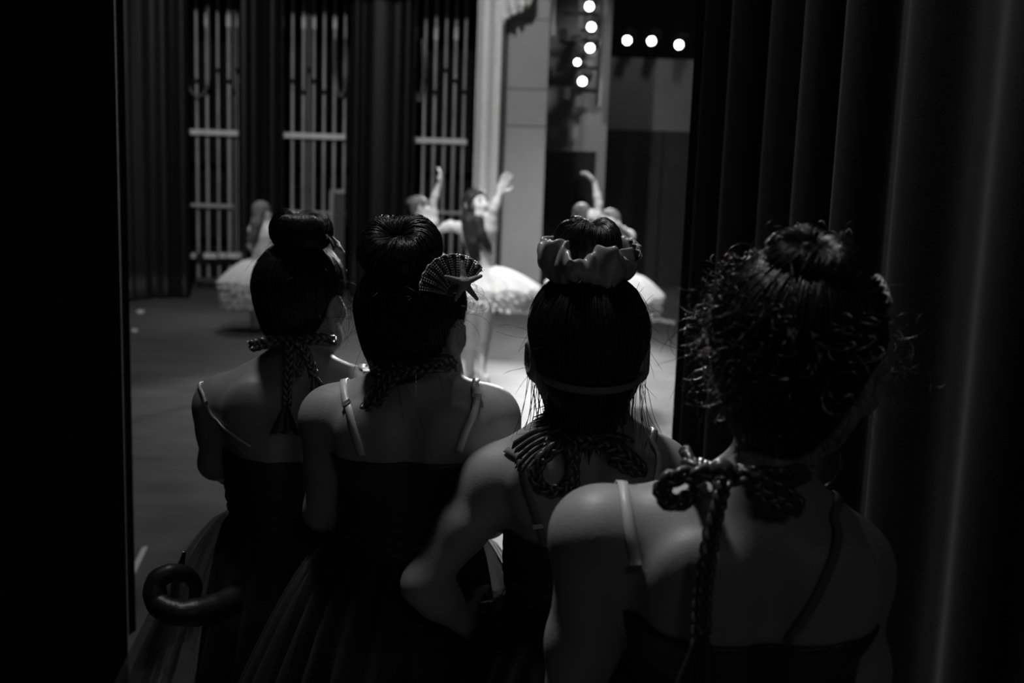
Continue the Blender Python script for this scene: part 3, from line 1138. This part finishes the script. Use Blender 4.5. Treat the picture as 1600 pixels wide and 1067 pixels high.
def girl(Yg, px, label, yaw, tilt=0, pitch=0, hs=1.0, s=1.0, hair_n=2600, seed=0, bun_dir=(0, -.3, 1), bunp=None, h=.0045, dirs=None, **kw):
    """px: dict of joint pixels with optional depth offset -> joints"""
    J = {}
    for k, v in px.items():
        J[k] = P(v[0], v[1], Yg + (v[2] if len(v) > 2 else 0))
    J.update(dirs or {})
    J['R'] = rotm(yaw, pitch, tilt)
    stand_legs(J, s)
    root = empty('person', (J['pelvis'][0], J['pelvis'][1], 0), label, 'person', 'girls waiting in the wing')
    tor, b = figure(J, s)
    T = head_sdf(b, J['head'], J['R'], hs)
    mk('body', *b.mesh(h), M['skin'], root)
    face_parts(root, T, J['R'], hs, M['hair'])
    hair, TH = groomed_hair(root, J['head'], J['R'], hs, bun_dir, M['hair'], hair_n, seed)
    return root, J, tor, b, T, hair


def hit(field, px, py):
    """first point of a body surface along a sight line (used to lay straps and cords on the back)"""
    d = unit(ray(px, py))
    t = 0.5
    o = np.array([0, 0, CAM_H])
    for _ in range(200):
        f = float(field.at((o + d * t)[None])[0])
        if f < .0005:
            break
        t += min(max(f * .7, .0005), .05)
        if t > 4:
            break
    if t > 4:
        Y = 1.6
        c0, _ = field.snap(P(px, py, Y)[None])
        for _ in range(6):
            Y = c0[0][1]
            c0, _ = field.snap(P(px, py, Y)[None])
        return c0[0]
    return o + d * t


def strap(root, b, px, over, slide=None, width=.011, m='strap'):
    """pixels from the shoulder top down to the bodice edge; over = offset of the point in front of the shoulder"""
    pts = [hit(b, *q) for q in px]
    pts = [pts[0] + np.array(over)] + pts
    pts[0], _ = b.snap(pts[0][None])
    pts[0] = pts[0][0]
    o, c, nr, tn = ribbon_on(b, pts, width, 'strap', M[m], root)
    if slide is not None:
        i = int(slide * (len(c) - 1))
        slider(o, c[i], nr[i], tn[i])
    return o


# ---- girl with the flat bun, curled tail behind her
g1 = girl(1.76, dict(head=(474, 468, .02), neck=(466, 588, .0), Ls=(346, 634), Rs=(578, 622, .02), Le=(338, 722, .03), Re=(600, 722, .05),
                     Lw=(405, 750, .19), Rw=(540, 750, .2), waist=(452, 778), pelvis=(450, 895)),
          'girl in dark costume with a flat pillbox bun and a curled stuffed tail', yaw=-22, pitch=2, tilt=0, hs=.93, seed=1, bun_dir=(0, -.05, 1))
root, J, tor, b, T, hair = g1
bp_ = P(470, 361, 1.75)
bun_part(hair, bp_, (0.02, -.10, 1), .030, .024, .030, M['hair'], 1, messy=.15)
flyaways(hair, J['head'], J['R'], .93, 60, M['hair'], 3, .05, 1.0, lambda D: D[0] > .3 or D[2] > .7)
shell_clip(hair, P(522, 392, 1.75), (-.7, .2, .8), (.75, .15, .6), .038, 1)
bodice(root, tor, P(455, 705, 1.76)[2], P(450, 905, 1.76)[2], M['bodice'], sag=1.2, xc=J['waist'][0], wrinkle=.0022)
strap(root, b, [(316, 612), (322, 628), (335, 652), (360, 675), (392, 697)], (0.0, .05, -.01), .45, .006)
strap(root, b, [(567, 562), (572, 580), (574, 592)], (0.0, .05, -.02), .75)
nb = braid('neck_braid', [P(392, 541, 1.66), P(405, 538, 1.67), P(430, 533, 1.68), P(455, 532, 1.685), P(485, 530, 1.685), P(505, 530, 1.69), P(519, 533, 1.72), P(516, 532, 1.78)], .0075, M['braid'], root)
t1 = [P(452, 535, 1.675), P(451, 570, 1.665), P(449, 605, 1.66), P(448, 634, 1.66)]
braid('braid_tail', t1, .006, M['braid'], nb)
tassel(t1[-1], (0, 0, -1), .048, .045, M['satin'], nb, 1)
t2 = [P(470, 535, 1.675), P(478, 552, 1.668), P(486, 572, 1.664), P(491, 588, 1.66)]
braid('braid_tail', t2, .006, M['braid'], nb)
tassel(t2[-1], (.35, 0, -1), .042, .03, M['satin'], nb, 2)
t3 = [P(466, 536, 1.672), P(470, 560, 1.668), P(466, 585, 1.665), P(468, 575, 1.66)]
braid('braid_tail', t3, .005, M['braid'], nb)
wc = P(450, 800, 1.77)
for k, (br, mm, am) in enumerate(((.165, 'lining', .08), (.235, 'tulle', .10), (.265, 'tulle', .13))):
    skirt(root, wc, None, (.104, .108, .111)[k], [.42, .50, .46][k], br, [16, 22, 26][k], am, M[mm], 20 + k, jag=.03, shift=(-.01 * k, 0), y_sq=(.82, .80, .80)[k], power=(.5, .65, .6)[k])
# plush tail: thick at the hip, curling into a ring
tl = [P(440, 870, 1.74), P(395, 918, 1.68), P(350, 944, 1.61), P(310, 956, 1.57), P(270, 956, 1.56), P(245, 938, 1.57), P(245, 908, 1.58), P(268, 895, 1.59), P(294, 899, 1.61), P(306, 918, 1.64), P(298, 944, 1.67),
      P(276, 942, 1.70), P(275, 905, 1.71), P(284, 880, 1.72), P(288, 862, 1.72)]
cp = spline(tl, 70)
rr = np.interp(np.linspace(0, 1, 70), [0, .18, .4, .55, .68, .8, .92, 1], [.024, .024, .019, .014, .010, .008, .006, .003])
tail = MB().tube(cp, rr * (1 + .03 * np.sin(np.arange(70) * 1.7)), 18).build('stuffed_tail', M['tail'], root)

# ---- girl with the shell and starfish clip
g2 = girl(1.54, dict(head=(650, 506, .015), neck=(646, 612), Ls=(517, 655), Rs=(764, 655, .01), Le=(506, 798, .03), Re=(790, 800, .03),
                     Lw=(580, 830, .19), Rw=(715, 830, .2), waist=(640, 838), pelvis=(640, 965)),
          'girl in dark costume wearing a beaded shell clip with a starfish in her hair', yaw=-24, pitch=2, tilt=0, hs=1.0, seed=2, bun_dir=(-.15, -.35, .9))
root, J, tor, b, T, hair = g2
bun_part(hair, P(624, 390, 1.51), (-.05, -.55, .82), .031, .028, .030, M['hair'], 2, n=1300, messy=.8)
flyaways(hair, J['head'], J['R'], 1.0, 110, M['hair'], 5, .05, 1.2, lambda D: D[2] > -.3)
flyaways(hair, J['head'], J['R'], 1.0, 14, M['hair'], 6, .11, .3, lambda D: D[2] < -.2 and D[1] < 0, out=.5)
shell_clip(hair, P(710, 464, 1.482), (-.36, .10, .93), (.50, -.82, .28), .060, 2)
bodice(root, tor, P(640, 712, 1.5)[2], P(640, 975, 1.54)[2], M['bodice'], sag=.3, xc=J['waist'][0], wrinkle=.0025)
strap(root, b, [(537, 600), (541, 625), (547, 642), (556, 680), (566, 712)], (0, .05, -.02), .50)
strap(root, b, [(741, 602), (743, 615), (743, 632), (728, 672), (716, 706)], (0, .05, -.02), .50)
nb = braid('neck_braid', [P(600, 573, 1.57), P(588, 571, 1.53), P(592, 566, 1.49), P(615, 574, 1.468), P(645, 576, 1.462), P(675, 570, 1.465), P(698, 566, 1.49), P(704, 573, 1.53), P(694, 572, 1.57)], .0085, M['braid'], root)
braid('braid_wrap', [P(590, 575, 1.50), P(615, 583, 1.462), P(645, 578, 1.452), P(680, 572, 1.46), P(702, 571, 1.50)], .007, M['braid'], nb)
t1 = [P(612, 580, 1.458), P(597, 598, 1.455), P(582, 618, 1.455), P(571, 640, 1.452)]
braid('braid_tail', t1, .0065, M['braid'], nb)
t1 = [P(620, 582, 1.455), P(603, 606, 1.45), P(588, 630, 1.45)]
braid('braid_tail', t1, .006, M['braid'], nb)
wc = P(640, 832, 1.56)
for k, (br, mm, am) in enumerate(((.165, 'lining', .08), (.20, 'tulle_dark', .10), (.235, 'tulle', .14))):
    skirt(root, wc, None, (.108, .112, .115)[k], [.42, .48, .45][k], br + .05 * (k > 0), [16, 22, 26][k], am, M[mm], 30 + k, jag=.03, y_sq=(.82, .80, .80)[k], power=(.5, .65, .6)[k])

# ---- girl with the scrunchie, hand on her hip
g3 = girl(1.42, dict(head=(918, 548, .0), neck=(918, 690), Ls=(772, 752), Rs=(1030, 742, .01), Le=(662, 912, -.04), Re=(1075, 900, .05),
                     Lw=(728, 974, -.01), Rw=(1040, 990, .14), waist=(905, 905), pelvis=(900, 1050)),
          'girl with a satin scrunchie around her bun and one hand on her hip', yaw=0, pitch=0, tilt=-2, hs=1.03, seed=3, bun_dir=(0, -.1, 1),
          dirs=dict(Ld=np.array([.22, .8, -.30]), Ln=np.array([.9, -.2, .1]), Lc=.35))
root, J, tor, b, T, hair = g3
bun_part(hair, P(916, 392, 1.42), (0.0, -.12, 1), .027, .023, .040, M['hair'], 3, n=1300, messy=.15)
flyaways(hair, J['head'], J['R'], 1.03, 40, M['hair'], 8, .05, .6, lambda D: abs(D[0]) > .5)


def scrunchie(parent, p, axis, Rm, m, seed=0):
    r = np.random.default_rng(seed)
    a = unit(axis)
    e1 = unit(np.cross([0, 1, 0], a))
    e2 = np.cross(a, e1)
    nu, nv = 220, 26
    u = np.arange(nu) * 2 * math.pi / nu
    v = np.arange(nv) * 2 * math.pi / nv
    U, V = np.meshgrid(u, v, indexing='ij')
    w1 = .006 * np.sin(9 * U + 1.3 * np.sin(2 * U + 1)) + .004 * np.sin(17 * U + 2)
    k = np.clip(np.sin(V), 0, 1) ** .7
    rx = .013 + .004 * np.sin(7 * U + 2) * np.cos(V)
    ring = Rm + np.cos(V) * rx + .7 * w1 * np.abs(np.sin(V)) + .006 * k * np.sin(6 * U + 1)
    z = np.sin(V) * (.023 + .006 * np.sin(5 * U + .7)) + .8 * w1 * np.cos(V) + .006 * k * np.sin(4 * U) + .0016 * np.sin(26 * U + 3 * V)
    X = p + (np.cos(U) * ring)[..., None] * e1 + (np.sin(U) * ring)[..., None] * e2 + z[..., None] * a
    return mk('scrunchie', X.reshape(-1, 3), grid_faces(nu, nv, True, True)[:, ::-1], m, parent)


scrunchie(hair, P(916, 404, 1.40), (.06, -.20, 1), .056, M['scrunchie'], 1)
shell_clip(hair, P(976, 424, 1.41), (.25, .2, .95), (.9, .3, .1), .045, 3, star=False)
# elastic band round the back of the head
ef, _, _ = hair_field(J['head'], J['R'], 1.03, grow=.010)
ps = []
for a in np.linspace(-78, 78, 15):
    a = math.radians(a)
    ps.append(T(.085 * math.sin(a), -.012 - .10 * math.cos(a), -.038 + .016 * (1 - math.cos(a))))
ps, _ = ef.snap(np.array(ps), .003)
ps[:, 2] = np.array([T(0, 0, -.038 + .016 * (1 - math.cos(math.radians(a))))[2] for a in np.linspace(-78, 78, 15)])
ribbon_on(ef, ps, .011, 'elastic_band', M['elastic'], root, off=.006, snap=False)
# loose hair on the nape and the sides
r3 = np.random.default_rng(33)
paths = []
for k in range(800):
    sx_ = r3.uniform(-1, 1)
    x = 918 + sx_ * 62
    y0 = 588 + r3.normal() * 6
    yb = 672 + r3.normal() * 14 - 14 * abs(sx_) * (sx_ > 0)
    dep = 1.345 + .055 * sx_ ** 2 + r3.random() * .025
    fl_ = -(20 + 14 * r3.random()) if sx_ < -.55 else r3.normal() * 5
    cr = r3.normal() * 4
    paths.append(spline([P(x, y0, dep), P(x * .98 + 918 * .02 + cr, (y0 + yb) / 2, dep - .005), P(x * .94 + 918 * .06 + cr, yb - 12, dep - .006), P(x * .93 + 918 * .07 + fl_ + cr, yb + (0 if sx_ < -.55 else 22), dep - .004)], 14))
strand_mesh('nape_hair', np.array(paths), np.full(len(paths), .0011), M['hair'], hair)
paths = []
for k in range(36):
    q = -1 if k % 2 else 1
    x = (836 if q < 0 else 996) + r3.normal() * 8
    dep = 1.42 + r3.normal() * .02
    e = r3.normal() * 12
    paths.append(spline([P(x, 560 + r3.normal() * 25, dep), P(x + e * .4, 610, dep - .01), P(x + e, 650, dep - .01), P(x + e * 1.5 + q * 6, 670 + 25 * r3.random(), dep)], 14))
strand_mesh('loose_strands', np.array(paths), np.full(len(paths), .0005), M['hair'], hair)
bodice(root, tor, P(905, 845, 1.38)[2], P(900, 1060, 1.42)[2], M['bodice'], sag=1.0, xc=J['waist'][0], wrinkle=.002)
strap(root, b, [(812, 716), (818, 745), (832, 790), (842, 820), (850, 848)], (0, .05, -.02), .8, .010, 'elastic')
strap(root, b, [(1018, 688), (1025, 705), (1028, 730), (1010, 800), (995, 850)], (0, .05, -.02), None, .010)
# plaited ties and ribbons at the neck
nb = braid('neck_braid', [P(845, 700, 1.40), P(870, 688, 1.36), P(915, 690, 1.34), P(960, 688, 1.36), P(995, 700, 1.38)], .008, M['braid'], root)
braid('braid_loop', [P(878, 692, 1.335), P(845, 720, 1.33), P(838, 750, 1.33), P(862, 768, 1.33), P(888, 755, 1.33), P(896, 720, 1.33), P(890, 694, 1.335)], .007, M['braid'], nb)
braid('braid_loop', [P(930, 692, 1.335), P(965, 702, 1.33), P(990, 720, 1.33), P(1003, 735, 1.335), P(985, 733, 1.33), P(955, 715, 1.33)], .007, M['braid'], nb)
t1 = [P(893, 692, 1.33), P(896, 730, 1.33), P(897, 765, 1.33), P(895, 800, 1.335)]
braid('braid_tail', t1, .006, M['braid'], nb)
for k in range(5):
    a = hit(b, 858 - 3 * k, 668 + 9 * k) + [0, -.012, .004]
    e = hit(b, 800 + 3 * k, 700 + 11 * k) + [0, -.004, .004]
    c_ = spline([a, (a + e) / 2 + [0, -.01, .006], e], 12)
    wv = np.array([.25, 0, 1]) * np.linspace(.003, .007, 12)[:, None]
    V = np.stack([c_ - wv, c_ + wv, c_ + wv + [0, .0015, 0], c_ - wv + [0, .0015, 0]], 1)
    MB().add(V, grid_faces(12, 4, False, True)).build('ribbon', M['satin'], nb)
wc = P(902, 930, 1.42)
for k, (br, mm, am) in enumerate(((.165, 'lining', .08), (.21, 'tulle_dark', .10), (.245, 'tulle', .14))):
    skirt(root, wc, None, (.108, .112, .115)[k], [.42, .48, .45][k], br, [16, 22, 26][k], am, M[mm], 40 + k, jag=.03, y_sq=(.82, .80, .80)[k], power=(.5, .65, .6)[k])

# ---- nearest girl, messy curls, plaited bow at her neck
g4 = girl(1.0, dict(head=(1243, 560, .02), neck=(1178, 790), Ls=(932, 838), Rs=(1316, 888, .02), Le=(882, 1190, .04), Re=(1352, 1215, .04),
                    Lw=(880, 1500, .10), Rw=(1350, 1520, .10), waist=(1150, 1140), pelvis=(1150, 1350)),
          'nearest girl with messy curls and a plaited bow tied at her neck', yaw=-28, pitch=3, tilt=4, hs=1.02, seed=4, hair_n=3200, bun_dir=(.12, -.2, 1))
root, J, tor, b, T, hair = g4
bun_part(hair, P(1266, 410, .98), (.02, -.42, .92), .024, .020, .022, M['hair'], 4, n=1400, messy=.5)
flyaways(hair, J['head'], J['R'], 1.02, 380, M['hair'], 12, .045, 1.6, lambda D: D[0] < .2 and D[1] < .55, rad=.00035)
flyaways(hair, J['head'], J['R'], 1.02, 110, M['hair'], 13, .06, 1.5, lambda D: D[0] > .1 and D[2] < .3, rad=.0003)
shell_clip(hair, P(1368, 500, .98), (.0, .1, 1), (.95, -.1, .2), .042, 4)
bodice(root, tor, P(1150, 1000, .93)[2], P(1150, 1360, 1.0)[2], M['bodice'], sag=.8, xc=J['waist'][0], wrinkle=.002)
strap(root, b, [(974, 764), (978, 790), (984, 830), (992, 865), (999, 893)], (0, .05, -.02), .97, .011)
strap(root, b, [(1302, 806), (1308, 830), (1298, 880), (1265, 950), (1232, 1000)], (0, .05, -.02), None, .009, 'elastic')
nb = braid('neck_braid', [P(1072, 708, 1.03), P(1080, 722, .98), P(1105, 738, .945), P(1140, 742, .925), P(1190, 745, .92), P(1235, 745, .94), P(1262, 735, .985)], .0075, M['braid'], root)
braid('bow_loop', [P(1125, 738, .92), P(1085, 742, .915), P(1048, 748, .915), P(1034, 768, .915), P(1050, 786, .915), P(1078, 778, .915), P(1092, 768, .915)], .0065, M['braid'], nb)
braid('bow_loop', [P(1130, 738, .918), P(1180, 752, .91), P(1225, 772, .915), P(1245, 792, .92), P(1215, 790, .915), P(1170, 768, .91)], .0065, M['braid'], nb)
kn = SDF().ell(P(1128, 736, .917), (.013, .010, .012), None, .004)
mk('knot', *kn.mesh(.002), M['braid'], nb)
t1 = [P(1128, 745, .91), P(1122, 790, .905), P(1110, 840, .90), P(1102, 900, .897), P(1096, 950, .893), P(1094, 1000, .89), P(1090, 1060, .885)]
braid('braid_tail', t1, .006, M['braid'], nb)
t2 = [P(1134, 748, .905), P(1120, 800, .895), P(1108, 870, .888), P(1100, 930, .884), P(1098, 990, .88)]
braid('braid_tail', t2, .0055, M['braid'], nb)
tassel(t2[-1], (0, 0, -1), .06, .04, M['satin'], nb, 5)
wc = P(1150, 1160, 1.0)
for k, (br, mm, am) in enumerate(((.165, 'lining', .08), (.21, 'tulle_dark', .10), (.245, 'tulle', .14))):
    skirt(root, wc, None, (.108, .112, .115)[k], [.42, .48, .45][k], br, [16, 22, 26][k], am, M[mm], 50 + k, jag=.03, y_sq=(.82, .80, .80)[k], power=(.5, .65, .6)[k])


# ------------------------------------------------------------------ dancers on the stage
def dancer(Y, px, label, yaw, pitch=0, tilt=0, s=1.12, hs=.98, hair='long', hm='brown_hair', tutu=None, fall=None, seed=0, dirs=None, h=.0065, tw=.42):
    J = {}
    for k, v in px.items():
        J[k] = P(v[0], v[1], Y + (v[2] if len(v) > 2 else 0))
    if dirs:
        J.update(dirs)
    J['R'] = rotm(yaw, pitch, tilt)
    J['hs'] = 1.05
    lowest = 1e9
    for k in ('L', 'R'):
        if k + 'k' not in J:
            q = -1 if k == 'L' else 1
            sx = unit((J['Rs'] - J['Ls']) * [1, 1, 0])
            fw = np.array([-sx[1], sx[0], 0])
            bb = np.array([J['pelvis'][0], J['pelvis'][1], 0]) + sx * q * .07
            J[k + 'k'] = bb + fw * .02 + [0, 0, J['pelvis'][2] * .52]
            J[k + 'a'] = bb + [0, 0, .07]
            J[k + 't'] = bb + fw * .14 + [0, 0, .016]
    root = empty('person', (J['pelvis'][0], J['pelvis'][1], 0), label, 'person', 'dancers on the stage')
    tor, b = figure(J, s, .86)
    T = head_sdf(b, J['head'], J['R'], hs)
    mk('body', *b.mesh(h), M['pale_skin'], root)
    face_parts(root, T, J['R'], hs, M[hm])
    S, TH, cut = hair_field(J['head'], J['R'], hs)
    if hair == 'long':
        S2 = SDF()
        S2.p = list(S.p)
        for line in fall:
            p = [P(x, y, Y + d) for x, y, d in line]
            for i in range(len(p) - 1):
                ra = .037 * (1 - .25 * i)
                S2.rc(p[i], p[i + 1], ra, ra * .75, .04)

        def cut2(f, X):
            L = (X - J['head']) @ J['R'] / hs
            pl = (L[..., 1] * .74 - L[..., 2] * .67 - .022) * hs
            pl = np.where(L[..., 2] < -.06, -1, pl)
            rip = .003 * np.sin(X[..., 0] * 160 + X[..., 1] * 130 + 3 * np.sin(X[..., 2] * 25))
            return np.maximum(f + rip, pl)
        ho = mk('hair', *S2.mesh(.006, cut2), M[hm], root)
        r = np.random.default_rng(seed)
        paths = []
        for line in fall:
            p = np.array([P(x, y, Y + d) for x, y, d in line])
            for _ in range(90):
                o = unit(r.normal(size=3)) * .036
                pp = p + o * np.linspace(1, .8, len(p))[:, None]
                pp[-1, 2] -= .05 * r.random()
                paths.append(spline(pp, 12))
        strand_mesh('strands', np.array(paths), np.full(len(paths), .0022), M[hm], ho)
    else:
        ho = mk('hair', *S.mesh(.005, cut), M[hm], root)
        bun_part(ho, J['head'] + J['R'] @ (np.array([0, -.095, .05]) * hs), J['R'] @ np.array([0, -.85, .5]), .02, .018, .02, M[hm], seed, n=150)
    zt = (J['neck'] * .68 + J['waist'] * .32)[2]
    bod = bodice(root, tor, zt, J['pelvis'][2] - .12, M['leotard'], sag=1.5, xc=J['neck'][0], h=.008, infl=.006)
    # thin shoulder straps
    for q, k in ((-1, 'L'), (1, 'R')):
        for f in (-1, 1):
            mid = (J['neck'] * .45 + J[k + 's'] * .55) + J['B'] @ np.array([0, 0, .05])
            lo_ = (J['neck'] * .6 + J['waist'] * .4) + J['B'] @ np.array([q * .07, f * .11, .0])
            ribbon_on(b, [mid, (mid + lo_) / 2 + J['B'] @ np.array([0, f * .05, 0.03]), lo_], .012, 'strap', M['leotard'], bod, off=.003, n=14)
    # tutu: stacked ruffled nets
    c = (J['waist'] * .35 + J['pelvis'] * .65)
    r = np.random.default_rng(seed + 5)
    dz, rad, sh = tutu
    for k in range(5):
        f = k / 4
        skirt(root, c + [0, 0, .03 - .02 * k], None, .118 * s * .9, c[2] - dz * (.45 + .55 * f), rad * (1.0 - .14 * f), 26 + 4 * k, .05 + .012 * k, M['tutu'], seed * 10 + k,
              name='tutu_layer', y_sq=1.0, nz=12, jag=.03, shift=sh, power=.55)
    # slippers
    for k in ('L', 'R'):
        S = SDF()
        an, to = J[k + 'a'], J[k + 't']
        d = unit(an - to)
        S.rc(an + d * np.array([1, 1, 0]) * .02 - [0, 0, .02], an * .3 + to * .7, .026 * s, .026 * s, .02)
        S.rc(an * .3 + to * .7, to, .026 * s, .017 * s, .02)
        mk('slipper', *S.mesh(.006), M['shoe'], root)
    return root, J


YM = G(748, 598)[1]
print('main dancer Y', YM, 'rails base', G(330, 445)[1], G(400, 540)[1])
dancer(YM, dict(head=(744, 319), neck=(747, 349), Ls=(729, 358, .10), Rs=(766, 356, -.06), Le=(703, 352, .18), Re=(772, 326, -.12), Lw=(684, 360, .22), Rw=(781, 302, -.12),
                waist=(752, 402), pelvis=(750, 432), Lk=(737, 520, .02), Rk=(757, 525, -.06), La=(734, 583, .06), Ra=(752, 580, -.10), Lt=(722, 594, .0), Rt=(762, 600, -.16)),
       'dancer in a white tutu with long dark hair looking up at her raised hand', yaw=-138, pitch=14, tilt=0, tutu=(.26, .40, (.04, -.02)), seed=1, hm='brown_hair', h=.006, hs=1.08,
       fall=[[(734, 315, .05), (728, 345, -.02), (732, 375, -.12), (742, 402, -.13)], [(740, 312, -.04), (733, 345, -.10), (740, 378, -.15), (746, 398, -.14)], [(748, 345, -.13), (752, 365, -.15), (765, 385, -.14)]],
       dirs=dict(Ld=np.array([-.9, .2, -.25]), Ln=np.array([0, -.3, -1.0]), Rd=np.array([.35, 0, 1.0]), Rn=np.array([.25, -1.0, 0.0]), Lc=.15, Rc=.12))
YL = 9.6
dancer(YL, dict(head=(409, 331), neck=(413, 354), Ls=(396, 360), Rs=(427, 355, .05), Le=(392, 384, .12), Re=(446, 336, .05), Lw=(400, 398, .25), Rw=(466, 338, .08), waist=(412, 394), pelvis=(408, 418)),
       'leftmost dancer seen from behind with one arm out and a pale long tutu', yaw=-30, s=1.08, hs=.98, tutu=(.42, .36, (-.06, 0)), seed=2, hm='fair_hair',
       fall=[[(403, 328, -.06), (397, 350, -.10), (394, 372, -.12)], [(408, 326, -.08), (403, 348, -.12), (400, 366, -.13)]],
       dirs=dict(Rd=np.array([1, 0, .05]), Rn=np.array([0, 0, -1.0])))
dancer(9.2, dict(head=(655, 323), neck=(662, 346), Ls=(646, 352), Rs=(676, 347, .03), Le=(630, 372, .05), Re=(677, 315, .0), Lw=(620, 392, .2), Rw=(686, 287, -.02), waist=(660, 384), pelvis=(660, 408)),
       'fair haired dancer half hidden behind the shell clip girl, one arm raised', yaw=-70, s=1.06, hs=.92, hair='bun', hm='fair_hair', tutu=(.26, .36, (0, 0)), seed=3,
       dirs=dict(Rd=np.array([.15, 0, 1]), Rn=np.array([-1, 0, .2])))
dancer(9.0, dict(head=(909, 336), neck=(915, 362), Ls=(897, 370), Rs=(932, 362, .02), Le=(880, 392, .05), Re=(935, 318, .0), Lw=(872, 420, .15), Rw=(929, 285, .0), waist=(912, 408), pelvis=(911, 434)),
       'dancer behind the scrunchie bun with her straight arm raised high', yaw=-20, s=1.08, hs=.98, hair='bun', hm='fair_hair', tutu=(.26, .34, (0, 0)), seed=4,
       dirs=dict(Rd=np.array([-.75, 0, .8]), Rn=np.array([-.4, -.2, -.6])))
dancer(7.7, dict(head=(954, 348), neck=(962, 374), Ls=(944, 380), Rs=(982, 370, .02), Le=(930, 405, .05), Re=(960, 352, -.3), Lw=(930, 430, .2), Rw=(940, 340, -.45), waist=(965, 418), pelvis=(975, 442)),
       'rightmost dancer whose white tutu shows right of the scrunchie girl', yaw=-30, s=1.08, hs=.98, hair='bun', hm='fair_hair', tutu=(.30, .30, (0.03, 0)), seed=5)
